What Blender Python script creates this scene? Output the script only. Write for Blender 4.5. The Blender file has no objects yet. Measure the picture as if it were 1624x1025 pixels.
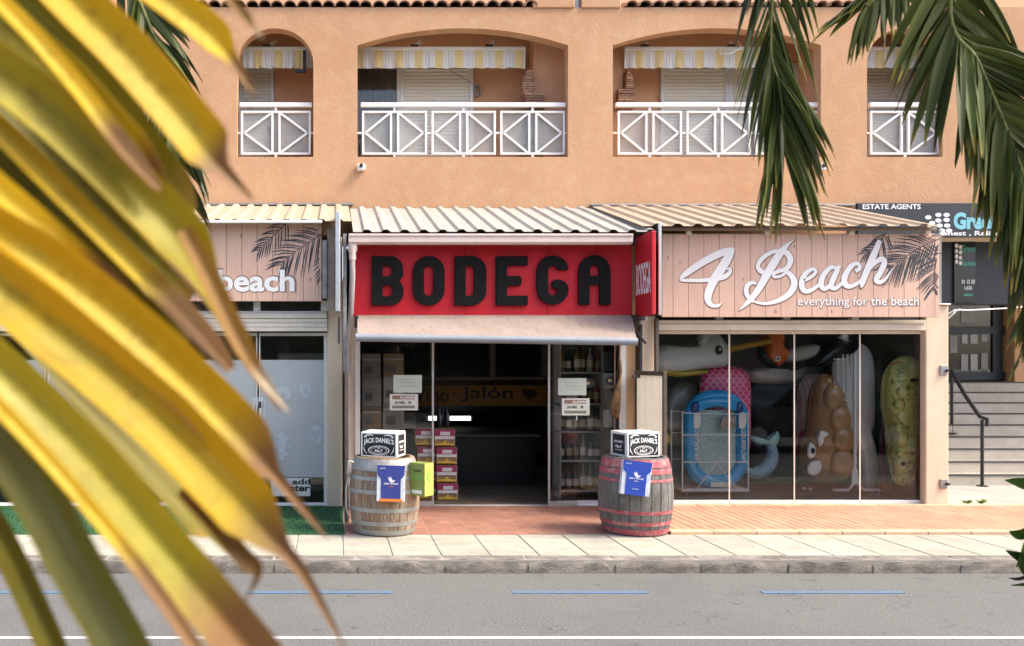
import bpy, bmesh, math, random
from mathutils import Vector, Matrix
random.seed(11)
scene = bpy.context.scene
COL = scene.collection
PI = math.pi
R = math.radians

# ---------------------------------------------------------------- camera
# The picture plane is parallel to the facade; the lens is shifted (view camera / perspective-corrected crop).
FPX, CX, CY, EYE = 1400.0, 530.0, 578.0, 1.80
def px(u, Y): return (u - CX) * Y / FPX          # photo column -> metres at distance Y
def pz(v, Y): return EYE - (v - CY) * Y / FPX    # photo row -> height at distance Y
cam_d = bpy.data.cameras.new('camera')
cam = bpy.data.objects.new('camera', cam_d)
COL.objects.link(cam)
cam.location = (0, 0, EYE)
cam.rotation_euler = (R(90), 0, 0)
cam_d.sensor_width = 36.0
cam_d.lens = 36.0 * FPX / 1624.0
cam_d.shift_x = (812.0 - CX) / 1624.0
cam_d.shift_y = (CY - 512.5) / 1624.0
cam_d.clip_start = 0.05
cam_d.clip_end = 600
cam_d.dof.use_dof = True
cam_d.dof.focus_distance = 10.3
cam_d.dof.aperture_fstop = 6.6
scene.camera = cam

# ---------------------------------------------------------------- sky, sun, exposure
SUN_EL, SUN_FRONT = 48.0, 17.0     # elevation; how far in front of the facade plane (sun comes from the right)
sv = Vector((math.cos(R(SUN_EL)) * math.cos(R(SUN_FRONT)), -math.cos(R(SUN_EL)) * math.sin(R(SUN_FRONT)), math.sin(R(SUN_EL))))
world = bpy.data.worlds.new('World')
scene.world = world
world.use_nodes = True
nt = world.node_tree
nt.nodes.clear()
sky = nt.nodes.new('ShaderNodeTexSky')
sky.sky_type = 'NISHITA'
sky.sun_disc = False
sky.sun_elevation = R(SUN_EL)
sky.sun_rotation = math.atan2(sv.x, sv.y)
sky.dust_density = 4.0
sky.air_density = 0.7
sky.ozone_density = 1.0
bgn = nt.nodes.new('ShaderNodeBackground')
bgn.inputs['Strength'].default_value = 0.15
won = nt.nodes.new('ShaderNodeOutputWorld')
nt.links.new(sky.outputs[0], bgn.inputs[0])
nt.links.new(bgn.outputs[0], won.inputs[0])
sun_d = bpy.data.lights.new('sun', 'SUN')
sun_d.energy = 1.2
sun_d.angle = R(14.0)
sun_d.color = (1.0, 0.95, 0.79)
sun = bpy.data.objects.new('sun', sun_d)
COL.objects.link(sun)
sun.location = (20, -10, 25)
sun.rotation_euler = (-sv).to_track_quat('-Z', 'Y').to_euler()
vs = scene.view_settings
vs.view_transform = 'Standard'
vs.look = 'None'
vs.gamma = 1.0
vs.use_curve_mapping = False
vs.exposure = 1.65
try:
    scene.cycles.use_denoising = True
    scene.cycles.max_bounces = 10
    scene.cycles.transparent_max_bounces = 16
    scene.cycles.caustics_reflective = False
    scene.cycles.caustics_refractive = False
except Exception:
    pass

# ---------------------------------------------------------------- materials
MATS = {}
class NT:
    def __init__(s, name):
        s.m = bpy.data.materials.new(name); s.m.use_nodes = True
        s.t = s.m.node_tree; s.t.nodes.clear()
        s.out = s.n('ShaderNodeOutputMaterial')
        s.geo = None
    def n(s, typ, **kw):
        x = s.t.nodes.new(typ)
        for k, v in kw.items(): setattr(x, k, v)
        return x
    def l(s, a, b): s.t.links.new(a, b)
    def pos(s):
        if s.geo is None: s.geo = s.n('ShaderNodeNewGeometry')
        return s.geo.outputs['Position']
    def mapped(s, sc, src=None):
        mp = s.n('ShaderNodeMapping'); mp.inputs['Scale'].default_value = sc
        s.l(src if src is not None else s.pos(), mp.inputs['Vector']); return mp.outputs[0]
    def noise(s, scale=5.0, detail=4, rough=0.6, vec=None, dist=0.0):
        x = s.n('ShaderNodeTexNoise'); x.inputs['Scale'].default_value = scale; x.inputs['Detail'].default_value = detail
        x.inputs['Roughness'].default_value = rough; x.inputs['Distortion'].default_value = dist
        s.l(vec if vec is not None else s.pos(), x.inputs['Vector']); return x.outputs['Fac']
    def ramp(s, fac, stops, interp='LINEAR'):
        x = s.n('ShaderNodeValToRGB'); cr = x.color_ramp; cr.interpolation = interp
        while len(cr.elements) < len(stops): cr.elements.new(0.5)
        for e, (p, c) in zip(cr.elements, stops):
            e.position = p; e.color = (c, c, c, 1) if isinstance(c, (int, float)) else (*c[:3], 1)
        s.l(fac, x.inputs[0]); return x.outputs[0]
    def mix(s, fac, a, b, mode='MIX'):
        x = s.n('ShaderNodeMix', data_type='RGBA', blend_type=mode)
        for i, v in ((0, fac), (6, a), (7, b)):
            if hasattr(v, 'is_linked'): s.l(v, x.inputs[i])
            elif i == 0: x.inputs[0].default_value = v
            else: x.inputs[i].default_value = (*v[:3], 1)
        return x.outputs[2]
    def math(s, op, a, b=None, c=None):
        x = s.n('ShaderNodeMath', operation=op)
        for i, v in enumerate((a, b, c)):
            if v is None: continue
            if hasattr(v, 'is_linked'): s.l(v, x.inputs[i])
            else: x.inputs[i].default_value = v
        return x.outputs[0]
    def sep(s, v=None):
        x = s.n('ShaderNodeSeparateXYZ'); s.l(v if v is not None else s.pos(), x.inputs[0]); return x.outputs
    def rnd(s):
        return s.n('ShaderNodeObjectInfo').outputs['Random']
    def hsv(s, col, h=None, sat=None, v=None):
        x = s.n('ShaderNodeHueSaturation'); s.l(col, x.inputs['Color'])
        for key, val in (('Hue', h), ('Saturation', sat), ('Value', v)):
            if val is None: continue
            if hasattr(val, 'is_linked'): s.l(val, x.inputs[key])
            else: x.inputs[key].default_value = val
        return x.outputs[0]
    def bump(s, h, strength=0.3, dist=0.01):
        x = s.n('ShaderNodeBump'); x.inputs['Strength'].default_value = strength; x.inputs['Distance'].default_value = dist
        s.l(h, x.inputs['Height']); return x.outputs[0]
    def bsdf(s, col, rough=0.6, metal=0.0, spec=0.5, normal=None, out=True, **kw):
        b = s.n('ShaderNodeBsdfPrincipled')
        for k, v in (('Base Color', col), ('Roughness', rough), ('Metallic', metal), ('Specular IOR Level', spec), *kw.items()):
            if v is None: continue
            if hasattr(v, 'is_linked'): s.l(v, b.inputs[k])
            elif k in ('Base Color', 'Emission Color'): b.inputs[k].default_value = (*v[:3], 1)
            else: b.inputs[k].default_value = v
        if normal is not None: s.l(normal, b.inputs['Normal'])
        if out: s.l(b.outputs[0], s.out.inputs[0])
        return b.outputs[0]
def mat(name, col, rough=0.6, col2=None, ns=6.0, lo=0.35, hi=0.65, bump=0.0, bs=60.0, bd=0.004, metal=0.0, spec=0.4, ovar=0.0,
        stretch=None, dirt=0.0, dirtcol=(0.08, 0.07, 0.06), dscale=2.0, dlo=0.5, dhi=0.75, detail=5):
    if name in MATS: return MATS[name]
    t = NT(name)
    vec = t.mapped(stretch) if stretch else t.pos()
    if col2 is None: col2 = tuple(c * 0.86 for c in col)
    f = t.noise(ns, detail, 0.65, vec)
    c = t.mix(t.ramp(f, [(lo, 0.0), (hi, 1.0)]), col, col2)
    if ovar > 0:
        r = t.rnd()
        c = t.hsv(c, v=t.math('MULTIPLY_ADD', r, 2 * ovar, 1 - ovar))
    if dirt > 0:
        d = t.noise(dscale, 6, 0.7)
        c = t.mix(t.math('MULTIPLY', t.ramp(d, [(dlo, 0.0), (dhi, 1.0)]), dirt), c, dirtcol)
    nrm = None
    if bump > 0:
        nrm = t.bump(t.noise(bs, 4, 0.6, vec), bump, bd)
    rr = t.math('MULTIPLY_ADD', f, 0.2, rough - 0.1)
    t.bsdf(c, rr, metal, spec, nrm)
    MATS[name] = t.m
    return t.m

# ---------------------------------------------------------------- mesh helpers
class MB:
    def __init__(s): s.v = []; s.f = []; s.m = []; s.t = []
    def add(s, vs, fs, mi=0, ts=None):
        n = len(s.v)
        s.v += [tuple(p) for p in vs]
        s.f += [tuple(i + n for i in f) for f in fs]
        s.m += [mi] * len(fs)
        s.t += list(ts) if ts else [0.0] * len(vs)
        return s
    def box(s, x0, x1, y0, y1, z0, z1, c=0.0, mi=0, jit=0.0):
        if x0 > x1: x0, x1 = x1, x0
        if y0 > y1: y0, y1 = y1, y0
        if z0 > z1: z0, z1 = z1, z0
        if c <= 0:
            vs = [(x, y, z) for x in (x0, x1) for y in (y0, y1) for z in (z0, z1)]
            return s.add(vs, [(0, 1, 3, 2), (4, 6, 7, 5), (0, 4, 5, 1), (2, 3, 7, 6), (0, 2, 6, 4), (1, 5, 7, 3)], mi)
        c = min(c, (x1 - x0) * .45, (y1 - y0) * .45, (z1 - z0) * .45)
        vs = []; idx = {}
        for i, (x, sx) in enumerate(((x0, 1), (x1, -1))):
            for j, (y, sy) in enumerate(((y0, 1), (y1, -1))):
                for k, (z, sz) in enumerate(((z0, 1), (z1, -1))):
                    q = lambda: random.uniform(-jit, jit) if jit else 0.0
                    jx, jy, jz = q(), q(), q()
                    idx[i, j, k] = len(vs)
                    vs += [(x + jx, y + sy * c + jy, z + sz * c + jz), (x + sx * c + jx, y + jy, z + sz * c + jz), (x + sx * c + jx, y + sy * c + jy, z + jz)]
        fs = []
        g = lambda i, j, k, a: idx[i, j, k] + a
        for i in (0, 1): fs.append((g(i, 0, 0, 0), g(i, 1, 0, 0), g(i, 1, 1, 0), g(i, 0, 1, 0)))
        for j in (0, 1): fs.append((g(0, j, 0, 1), g(1, j, 0, 1), g(1, j, 1, 1), g(0, j, 1, 1)))
        for k in (0, 1): fs.append((g(0, 0, k, 2), g(1, 0, k, 2), g(1, 1, k, 2), g(0, 1, k, 2)))
        for a in (0, 1):
            for b in (0, 1):
                fs.append((g(a, b, 0, 0), g(a, b, 1, 0), g(a, b, 1, 1), g(a, b, 0, 1)))
                fs.append((g(a, 0, b, 0), g(a, 1, b, 0), g(a, 1, b, 2), g(a, 0, b, 2)))
                fs.append((g(0, a, b, 1), g(1, a, b, 1), g(1, a, b, 2), g(0, a, b, 2)))
                for k in (0, 1): fs.append((g(a, b, k, 0), g(a, b, k, 1), g(a, b, k, 2)))
        return s.add(vs, fs, mi)
    def prism(s, poly, y0, y1, mi=0):            # poly in (x, z), extruded along y
        n = len(poly)
        vs = [(x, y0, z) for x, z in poly] + [(x, y1, z) for x, z in poly]
        fs = [tuple(range(n)), tuple(range(2 * n - 1, n - 1, -1))] + [(i, (i + 1) % n, n + (i + 1) % n, n + i) for i in range(n)]
        return s.add(vs, fs, mi)
    def prismx(s, poly, x0, x1, mi=0):           # poly in (y, z), extruded along x
        n = len(poly)
        vs = [(x0, y, z) for y, z in poly] + [(x1, y, z) for y, z in poly]
        fs = [tuple(range(n)), tuple(range(2 * n - 1, n - 1, -1))] + [(i, (i + 1) % n, n + (i + 1) % n, n + i) for i in range(n)]
        return s.add(vs, fs, mi)
    def tube(s, pts, r, seg=8, mi=0, cap=True):
        pts = [Vector(p) for p in pts]; n = len(pts)
        rs = r if isinstance(r, (list, tuple)) else [r] * n
        tg = [(pts[min(i + 1, n - 1)] - pts[max(i - 1, 0)]).normalized() for i in range(n)]
        up = Vector((0, 0, 1)) if abs(tg[0].z) < 0.9 else Vector((0, 1, 0))
        u = tg[0].cross(up).normalized(); vs = []; ts = []
        for i in range(n):
            u = (u - tg[i] * u.dot(tg[i])).normalized(); w = tg[i].cross(u)
            for k in range(seg):
                a = 2 * PI * k / seg
                vs.append(pts[i] + (u * math.cos(a) + w * math.sin(a)) * rs[i]); ts.append(i / max(1, n - 1))
        fs = [(i * seg + k, i * seg + (k + 1) % seg, (i + 1) * seg + (k + 1) % seg, (i + 1) * seg + k) for i in range(n - 1) for k in range(seg)]
        if cap: fs += [tuple(range(seg)), tuple(range((n - 1) * seg, n * seg))]
        return s.add(vs, fs, mi, ts)
    def lathe(s, prof, cx=0, cy=0, seg=24, mi=0, a0=0, a1=2 * PI, close=True):   # prof: (r, z)
        full = abs(a1 - a0 - 2 * PI) < 1e-6
        m = seg if full else seg + 1; n = len(prof); vs = []
        for k in range(m):
            a = a0 + (a1 - a0) * k / seg
            vs += [(cx + r * math.cos(a), cy + r * math.sin(a), z) for r, z in prof]
        fs = [(k * n + i, ((k + 1) % m) * n + i, ((k + 1) % m) * n + i + 1, k * n + i + 1) for k in range(seg) for i in range(n - 1)]
        return s.add(vs, fs, mi)
    def grid(s, P, mi=0, T=None, closed=False):  # P[i][j]
        n, m = len(P), len(P[0])
        vs = [p for row in P for p in row]
        ts = [t for row in T for t in row] if T else None
        fs = [(i * m + j, i * m + (j + 1) % m, (i + 1) * m + (j + 1) % m, (i + 1) * m + j) for i in range(n - 1) for j in range(m if closed else m - 1)]
        return s.add(vs, fs, mi, ts)
    def mesh(s, name, mats, o=(0, 0, 0), smooth=None, attr=False, recalc=True):
        o = Vector(o)
        me = bpy.data.meshes.new(name)
        me.from_pydata([(x - o.x, y - o.y, z - o.z) for x, y, z in s.v], [], s.f)
        ml = mats if isinstance(mats, (list, tuple)) else [mats]
        for m in ml: me.materials.append(m)
        if len(ml) > 1: me.polygons.foreach_set('material_index', s.m)
        if recalc:
            bm = bmesh.new(); bm.from_mesh(me); bmesh.ops.recalc_face_normals(bm, faces=bm.faces); bm.to_mesh(me); bm.free()
        if attr:
            a = me.attributes.new('t', 'FLOAT', 'POINT'); a.data.foreach_set('value', s.t)
        if smooth is not None:
            me.polygons.foreach_set('use_smooth', [True] * len(me.polygons))
            if smooth < 170: me.set_sharp_from_angle(angle=R(smooth))
        me.update()
        return me
    def build(s, name, mats, parent=None, smooth=None, attr=False, recalc=True):
        if parent is None:
            xs = [p[0] for p in s.v]; ys = [p[1] for p in s.v]; zs = [p[2] for p in s.v]
            o = Vector(((min(xs) + max(xs)) / 2, (min(ys) + max(ys)) / 2, min(zs)))
        else: o = ORI[parent.name]
        ob = bpy.data.objects.new(name, s.mesh(name, mats, o, smooth, attr, recalc))
        return place(ob, parent, o)
ORI = {}
def place(ob, parent, o):
    COL.objects.link(ob)
    if parent is not None: ob.parent = parent
    else: ob.location = o
    ORI[ob.name] = Vector(o)
    return ob
def thing(name, label, cat, loc=(0, 0, 0), group=None):
    o = bpy.data.objects.new(name, None); o.empty_display_size = 0.1
    COL.objects.link(o); o.location = loc; ORI[o.name] = Vector(loc)
    return tag(o, label, cat, group)
def tag(o, label=None, cat=None, group=None, kind=None):
    if label: o['label'] = label
    if cat: o['category'] = cat
    if group: o['group'] = group
    if kind: o['kind'] = kind
    return o
def structure(o, label=None):
    o['kind'] = 'structure'
    if label: o['label'] = label
    return o
def inst(name, me, parent, loc=(0, 0, 0), rot=(0, 0, 0), sc=None):
    ob = bpy.data.objects.new(name, me); COL.objects.link(ob)
    if parent is not None: ob.parent = parent
    ob.location = loc; ob.rotation_euler = rot
    if sc: ob.scale = sc
    return ob
def copy_tree(o, parent=None):
    c = o.copy(); COL.objects.link(c); c.parent = parent
    for ch in list(o.children): copy_tree(ch, c)
    return c
def B(name, m, parent, x0, x1, y0, y1, z0, z1, c=0.004):
    return MB().box(x0, x1, y0, y1, z0, z1, c).build(name, m, parent)
def catmull(pts, n=8):
    pts = [tuple(p) for p in pts]
    q = [pts[0]] + pts + [pts[-1]]; out = []
    for i in range(1, len(q) - 2):
        for k in range(n):
            t = k / n; a, b, c, d = q[i - 1], q[i], q[i + 1], q[i + 2]
            out.append(tuple(0.5 * (2 * b[j] + (c[j] - a[j]) * t + (2 * a[j] - 5 * b[j] + 4 * c[j] - d[j]) * t * t + (3 * b[j] - a[j] - 3 * c[j] + d[j]) * t ** 3) for j in range(len(b))))
    out.append(pts[-1])
    return out
def ribbon(mb, pts, y, depth=0.002, n=7, smooth=True):  # pts: (x, z, width): a brush stroke on a board at distance y
    p = catmull(pts, n) if smooth else pts
    L = []; Rr = []
    for i, (x, z, w) in enumerate(p):
        a = p[max(i - 1, 0)]; b = p[min(i + 1, len(p) - 1)]
        dx, dz = b[0] - a[0], b[1] - a[1]; d = math.hypot(dx, dz) or 1e-9
        nx, nz = -dz / d * w / 2, dx / d * w / 2
        L.append((x + nx, z + nz)); Rr.append((x - nx, z - nz))
    m = len(p)
    vs = [(x, y, z) for x, z in L] + [(x, y, z) for x, z in Rr] + [(x, y + depth, z) for x, z in L] + [(x, y + depth, z) for x, z in Rr]
    fs = []
    for i in range(m - 1):
        fs += [(i, i + 1, m + i + 1, m + i), (i, 2 * m + i, 2 * m + i + 1, i + 1), (m + i, m + i + 1, 3 * m + i + 1, 3 * m + i)]
    fs += [(0, m, 3 * m, 2 * m), (m - 1, 3 * m - 1, 4 * m - 1, 2 * m - 1)]
    mb.add(vs, fs)
def curve_mesh(name, polys, extr, bev, m, origin=(0, 0, 0)):   # filled 2D outlines (holes by even-odd) stood upright facing the street
    cu = bpy.data.curves.new(name, 'CURVE'); cu.dimensions = '2D'; cu.fill_mode = 'BOTH'; cu.extrude = extr; cu.bevel_depth = bev; cu.bevel_resolution = 1
    for pl in polys:
        sp = cu.splines.new('POLY'); sp.points.add(len(pl) - 1); sp.use_cyclic_u = True
        for q, (x, z) in zip(sp.points, pl): q.co = (x, z, 0, 1)
    return _upright(name, cu, m)
def _upright(name, cu, m):
    ob = bpy.data.objects.new(name, cu); COL.objects.link(ob)
    dg = bpy.context.evaluated_depsgraph_get(); dg.update()
    me = bpy.data.meshes.new_from_object(ob.evaluated_get(dg))
    bpy.data.objects.remove(ob); bpy.data.curves.remove(cu)
    me.name = name
    me.transform(Matrix(((1, 0, 0, 0), (0, 0, -1, 0), (0, 1, 0, 0), (0, 0, 0, 1))))
    me.materials.clear(); me.materials.append(m)
    return me
def text_mesh(s, m, w=None, h=None, off=0.0, extr=0.0008, bold=False, shear=0.0, arch=0.0, space=1.0):
    cu = bpy.data.curves.new('lettering', 'FONT'); cu.body = s; cu.extrude = extr; cu.offset = off; cu.shear = shear; cu.resolution_u = 3; cu.space_character = space
    me = _upright('lettering', cu, m)
    co = [v.co for v in me.vertices]
    x0, x1 = min(c.x for c in co), max(c.x for c in co); z0, z1 = min(c.z for c in co), max(c.z for c in co)
    sx = (w / (x1 - x0)) if w else None; sz = (h / (z1 - z0)) if h else None
    sx = sx or sz; sz = sz or sx
    for v in me.vertices:
        u = (v.co.x - (x0 + x1) / 2)
        v.co.x = u * sx; v.co.z = (v.co.z - z0) * sz - (arch * (2 * u / (x1 - x0)) ** 2 if arch else 0)
    return me
def text(s, m, parent, x, y, z, w=None, h=None, name='lettering', rot=(0, 0, 0), **kw):   # centre x, bottom z, world coordinates
    me = text_mesh(s, m, w, h, **kw)
    o = ORI[parent.name] if parent is not None else Vector((0, 0, 0))
    return inst(name, me, parent, Vector((x, y, z)) - o, rot)
def rrect(x0, z0, x1, z1, r, n=5, rs=None):       # rounded rectangle outline; rs = radii bl, br, tr, tl
    rs = rs or (r, r, r, r); out = []
    for (cx, cz, a0), q in zip((((x0), z0, 180), (x1, z0, 270), (x1, z1, 0), (x0, z1, 90)), rs):
        sx = 1 if cx == x0 else -1; sz = 1 if cz == z0 else -1
        if q <= 0: out.append((cx, cz)); continue
        for k in range(n + 1):
            a = R(a0 + 90 * k / n); out.append((cx + sx * q + q * math.cos(a), cz + sz * q + q * math.sin(a)))
    return out
def ellipse(cx, cz, rx, rz, n=20): return [(cx + rx * math.cos(2 * PI * k / n), cz + rz * math.sin(2 * PI * k / n)) for k in range(n)]
def pillow(mb, outline, yc, th, rings=5, mi=0, sharp=0.5, cen=None):   # inflated shape from an (x, z) outline
    n = len(outline)
    cx, cz = cen or (sum(p[0] for p in outline) / n, sum(p[1] for p in outline) / n)
    rows = []
    for i in range(-rings, rings + 1):
        a = i / rings * PI / 2 * 0.97
        k = math.cos(a) ** sharp
        rows.append([(cx + (x - cx) * k, yc + th * math.sin(a), cz + (z - cz) * k) for x, z in outline])
    mb.grid(rows, mi, closed=True)
    b = len(mb.v) - n * (2 * rings + 1)
    mb.f += [tuple(range(b, b + n)), tuple(range(len(mb.v) - n, len(mb.v)))]; mb.m += [mi, mi]
    return mb
# ---------------------------------------------------------------- surface materials
def m_asphalt():
    t = NT('asphalt')
    f = t.noise(1.2, 6, 0.7); g = t.noise(75, 3, 0.7)
    v = t.n('ShaderNodeTexVoronoi'); v.inputs['Scale'].default_value = 62; t.l(t.pos(), v.inputs['Vector'])
    c = t.mix(t.ramp(f, [(0.35, 0), (0.7, 1)]), (0.092, 0.092, 0.084), (0.118, 0.117, 0.107))
    c = t.mix(t.ramp(g, [(0.4, 0), (0.62, 1)]), c, (0.19, 0.188, 0.172))
    c = t.mix(t.ramp(v.outputs['Distance'], [(0.08, 0.85), (0.34, 0.0)]), c, (0.055, 0.053, 0.050))
    lon = t.noise(1.5, 4, 0.6, t.mapped((0.25, 3.0, 1.0)))
    c = t.mix(t.ramp(lon, [(0.45, 0), (0.75, 0.5)]), c, (0.145, 0.135, 0.125))
    pt = t.noise(0.55, 3, 0.5, dist=0.6)
    c = t.mix(t.ramp(pt, [(0.52, 0), (0.56, 0.16)]), c, (0.085, 0.083, 0.079))
    ck = t.n('ShaderNodeTexVoronoi', feature='DISTANCE_TO_EDGE'); ck.inputs['Scale'].default_value = 0.8; ck.inputs['Randomness'].default_value = 1.0
    wv = t.n('ShaderNodeVectorMath', operation='ADD'); nz = t.n('ShaderNodeTexNoise'); nz.inputs['Scale'].default_value = 3.5; t.l(t.pos(), nz.inputs['Vector']); t.l(t.pos(), wv.inputs[0]); t.l(nz.outputs['Color'], wv.inputs[1]); t.l(wv.outputs[0], ck.inputs['Vector'])
    cm = t.math('MULTIPLY', t.ramp(ck.outputs['Distance'], [(0.0, 1), (0.007, 0)]), t.ramp(t.noise(0.7, 2, 0.5), [(0.5, 0), (0.6, 0.8)]))
    c = t.mix(cm, c, (0.03, 0.029, 0.028))
    sp = t.noise(2.6, 3, 0.6, dist=0.4)
    c = t.mix(t.ramp(sp, [(0.66, 0), (0.74, 0.55)]), c, (0.05, 0.049, 0.047))
    h = t.math('ADD', t.noise(140, 3, 0.6), v.outputs['Distance'])
    t.bsdf(c, 0.85, 0, 0.3, t.bump(h, 0.5, 0.004)); return t.m
def m_stucco():
    t = NT('orange_stucco')
    big = t.noise(0.7, 4, 0.6); mid = t.noise(5, 5, 0.65)
    c = t.mix(t.ramp(big, [(0.35, 0), (0.7, 1)]), (0.545, 0.318, 0.182), (0.49, 0.268, 0.148))
    c = t.mix(t.math('MULTIPLY', t.ramp(mid, [(0.48, 0), (0.72, 1)]), 0.5), c, (0.59, 0.395, 0.232))
    s2 = t.noise(1.6, 5, 0.7, t.mapped((1.6, 1.6, 0.25)))
    c = t.mix(t.math('MULTIPLY', t.ramp(s2, [(0.5, 0), (0.72, 1)]), 0.5), c, (0.44, 0.265, 0.145))
    wr = t.noise(2.2, 3, 0.5, dist=2.5)
    h = t.math('ADD', t.math('MULTIPLY', t.noise(14, 6, 0.7), 0.8), t.math('MULTIPLY', t.ramp(wr, [(0.47, 0), (0.5, 1), (0.53, 0)]), 0.25))
    h = t.math('ADD', h, t.math('MULTIPLY', t.noise(60, 3, 0.6), 0.35))
    t.bsdf(c, 0.88, 0, 0.25, t.bump(h, 0.32, 0.014)); return t.m
def m_plankprint():
    t = NT('printed_planks')
    x = t.sep()[0]
    s = t.math('DIVIDE', x, 0.178); idx = t.math('FLOOR', s); fr = t.math('FRACT', s)
    wn = t.n('ShaderNodeTexWhiteNoise', noise_dimensions='1D'); t.l(idx, wn.inputs['W'])
    grain = t.noise(8, 5, 0.65, t.mapped((9.0, 1, 0.45)), 0.6)
    c = t.mix(t.ramp(grain, [(0.3, 0), (0.7, 1)]), (0.70, 0.475, 0.375), (0.55, 0.33, 0.245))
    c = t.mix(t.ramp(wn.outputs['Value'], [(0, 0), (1, 0.55)]), c, (0.74, 0.50, 0.36))
    k = t.noise(9.0, 1, 0.3, t.mapped((1.6, 1, 0.9)))
    c = t.mix(t.ramp(k, [(0.735, 0), (0.77, 0.7)]), c, (0.30, 0.15, 0.09))
    edge = t.ramp(t.math('ABSOLUTE', t.math('SUBTRACT', fr, 0.5)), [(0.475, 0), (0.488, 1)])
    c = t.mix(edge, c, (0.20, 0.12, 0.09))
    t.bsdf(c, 0.45, 0, 0.4); return t.m
def m_stripes():
    t = NT('striped_canvas')
    s = t.math('FRACT', t.math('DIVIDE', t.sep()[0], 0.283))
    Y, W, G = (0.78, 0.60, 0.27), (0.78, 0.76, 0.74), (0.50, 0.47, 0.46)
    c = t.ramp(s, [(0, Y), (0.44, W), (0.56, G), (0.58, W), (0.70, G), (0.715, W), (0.73, G), (0.745, W), (0.88, G), (0.90, W)], 'CONSTANT')
    c = t.mix(t.math('MULTIPLY', t.noise(5, 4, 0.6), 0.35), c, (0.55, 0.50, 0.45))
    t.bsdf(c, 0.85, 0, 0.2, t.bump(t.noise(9, 2, 0.5), 0.4, 0.02)); return t.m
def m_glass(name, tint=(0.93, 0.96, 0.95), refl=1.0, ior=1.5, rough=0.0):
    t = NT(name)
    fr = t.n('ShaderNodeFresnel'); fr.inputs['IOR'].default_value = ior
    tr = t.n('ShaderNodeBsdfTransparent'); tr.inputs[0].default_value = (*tint, 1)
    gl = t.n('ShaderNodeBsdfGlossy'); gl.inputs['Roughness'].default_value = rough; gl.inputs[0].default_value = (refl, refl, refl, 1)
    mx = t.n('ShaderNodeMixShader')
    t.l(fr.outputs[0], mx.inputs[0]); t.l(tr.outputs[0], mx.inputs[1]); t.l(gl.outputs[0], mx.inputs[2]); t.l(mx.outputs[0], t.out.inputs[0])
    return t.m
def m_frosted():
    t = NT('frosted_glass')
    tr = t.n('ShaderNodeBsdfTransparent'); tr.inputs[0].default_value = (0.9, 0.9, 0.88, 1)
    b = t.bsdf((0.62, 0.61, 0.57), 0.25, 0, 0.5, out=False)
    mx = t.n('ShaderNodeMixShader'); mx.inputs[0].default_value = 0.30
    t.l(tr.outputs[0], mx.inputs[1]); t.l(b, mx.inputs[2]); t.l(mx.outputs[0], t.out.inputs[0]); return t.m
def m_leaf(name, base, tipc, tipat=0.85, trans=0.35, spots=0.0, var=0.18, rough=0.45, second=None, spotcol=(0.30, 0.17, 0.03)):
    t = NT(name)
    at = t.n('ShaderNodeAttribute', attribute_name='t').outputs['Fac']
    c = t.mix(t.ramp(t.noise(3.0 if spots == 0 else 22.0, 4, 0.6, dist=0.0 if spots == 0 else 0.8), [(0.38, 0), (0.66, 1)]), base, second or tuple(x * 0.65 for x in base))
    c = t.hsv(c, v=t.math('MULTIPLY_ADD', t.rnd(), 2 * var, 1 - var))
    if spots > 0:
        s = t.noise(85, 5, 0.78, dist=1.2)
        c = t.mix(t.math('MULTIPLY', t.ramp(s, [(0.54, 0), (0.63, 1)]), spots), c, spotcol)
    if spots > 0:
        ac = t.n('ShaderNodeAttribute', attribute_name='s').outputs['Fac']
        cb = t.n('ShaderNodeCombineXYZ'); t.l(t.math('MULTIPLY', ac, 7.0), cb.inputs[0]); t.l(t.math('MULTIPLY', at, 2.0), cb.inputs[1]); t.l(t.math('MULTIPLY', t.rnd(), 40.0), cb.inputs[2])
        st = t.noise(1.6, 3, 0.6, cb.outputs[0])
        c = t.mix(t.ramp(st, [(0.42, 0.55), (0.58, 0)]), c, tuple(x * y for x, y in zip(base, (.80, .71, .35))))
        c = t.mix(t.ramp(st, [(0.56, 0), (0.68, 0.5)]), c, tuple(min(.9, x * 1.0 + .10) for x in base))
        c = t.mix(t.ramp(t.math('MULTIPLY_ADD', ac, 0.5, 0.5), [(0.05, 0.75), (0.13, 0.0), (0.62, 0.0), (0.74, 0.85)]), c, tuple(x * y for x, y in zip(base, (.95, .83, .25))))
    k = t.math('ADD', at, t.math('MULTIPLY_ADD', t.noise(14, 3, 0.6), 0.16, -0.08))
    c = t.mix(t.ramp(k, [(tipat - 0.10, 0), (tipat + 0.02, 1)]), c, tipc)
    b = t.bsdf(c, rough, 0, 0.28, t.bump(t.noise(120, 2, 0.5), 0.1, 0.001), out=False)
    tl = t.n('ShaderNodeBsdfTranslucent'); t.l(c, tl.inputs[0])
    mx = t.n('ShaderNodeMixShader'); mx.inputs[0].default_value = trans
    t.l(b, mx.inputs[1]); t.l(tl.outputs[0], mx.inputs[2]); t.l(mx.outputs[0], t.out.inputs[0]); return t.m
def m_emit(name, col, st):
    t = NT(name); e = t.n('ShaderNodeEmission'); e.inputs[0].default_value = (*col, 1); e.inputs[1].default_value = st
    t.l(e.outputs[0], t.out.inputs[0]); return t.m
ASPHALT = m_asphalt(); STUCCO = m_stucco(); PLANKS = m_plankprint(); STRIPES = m_stripes()
GLASS = m_glass('shop_glass', (0.98, 0.99, 0.985), 0.6, 1.48); WINGLASS = m_glass('window_glass', (0.8, 0.83, 0.83)); FROST = m_frosted()
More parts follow.
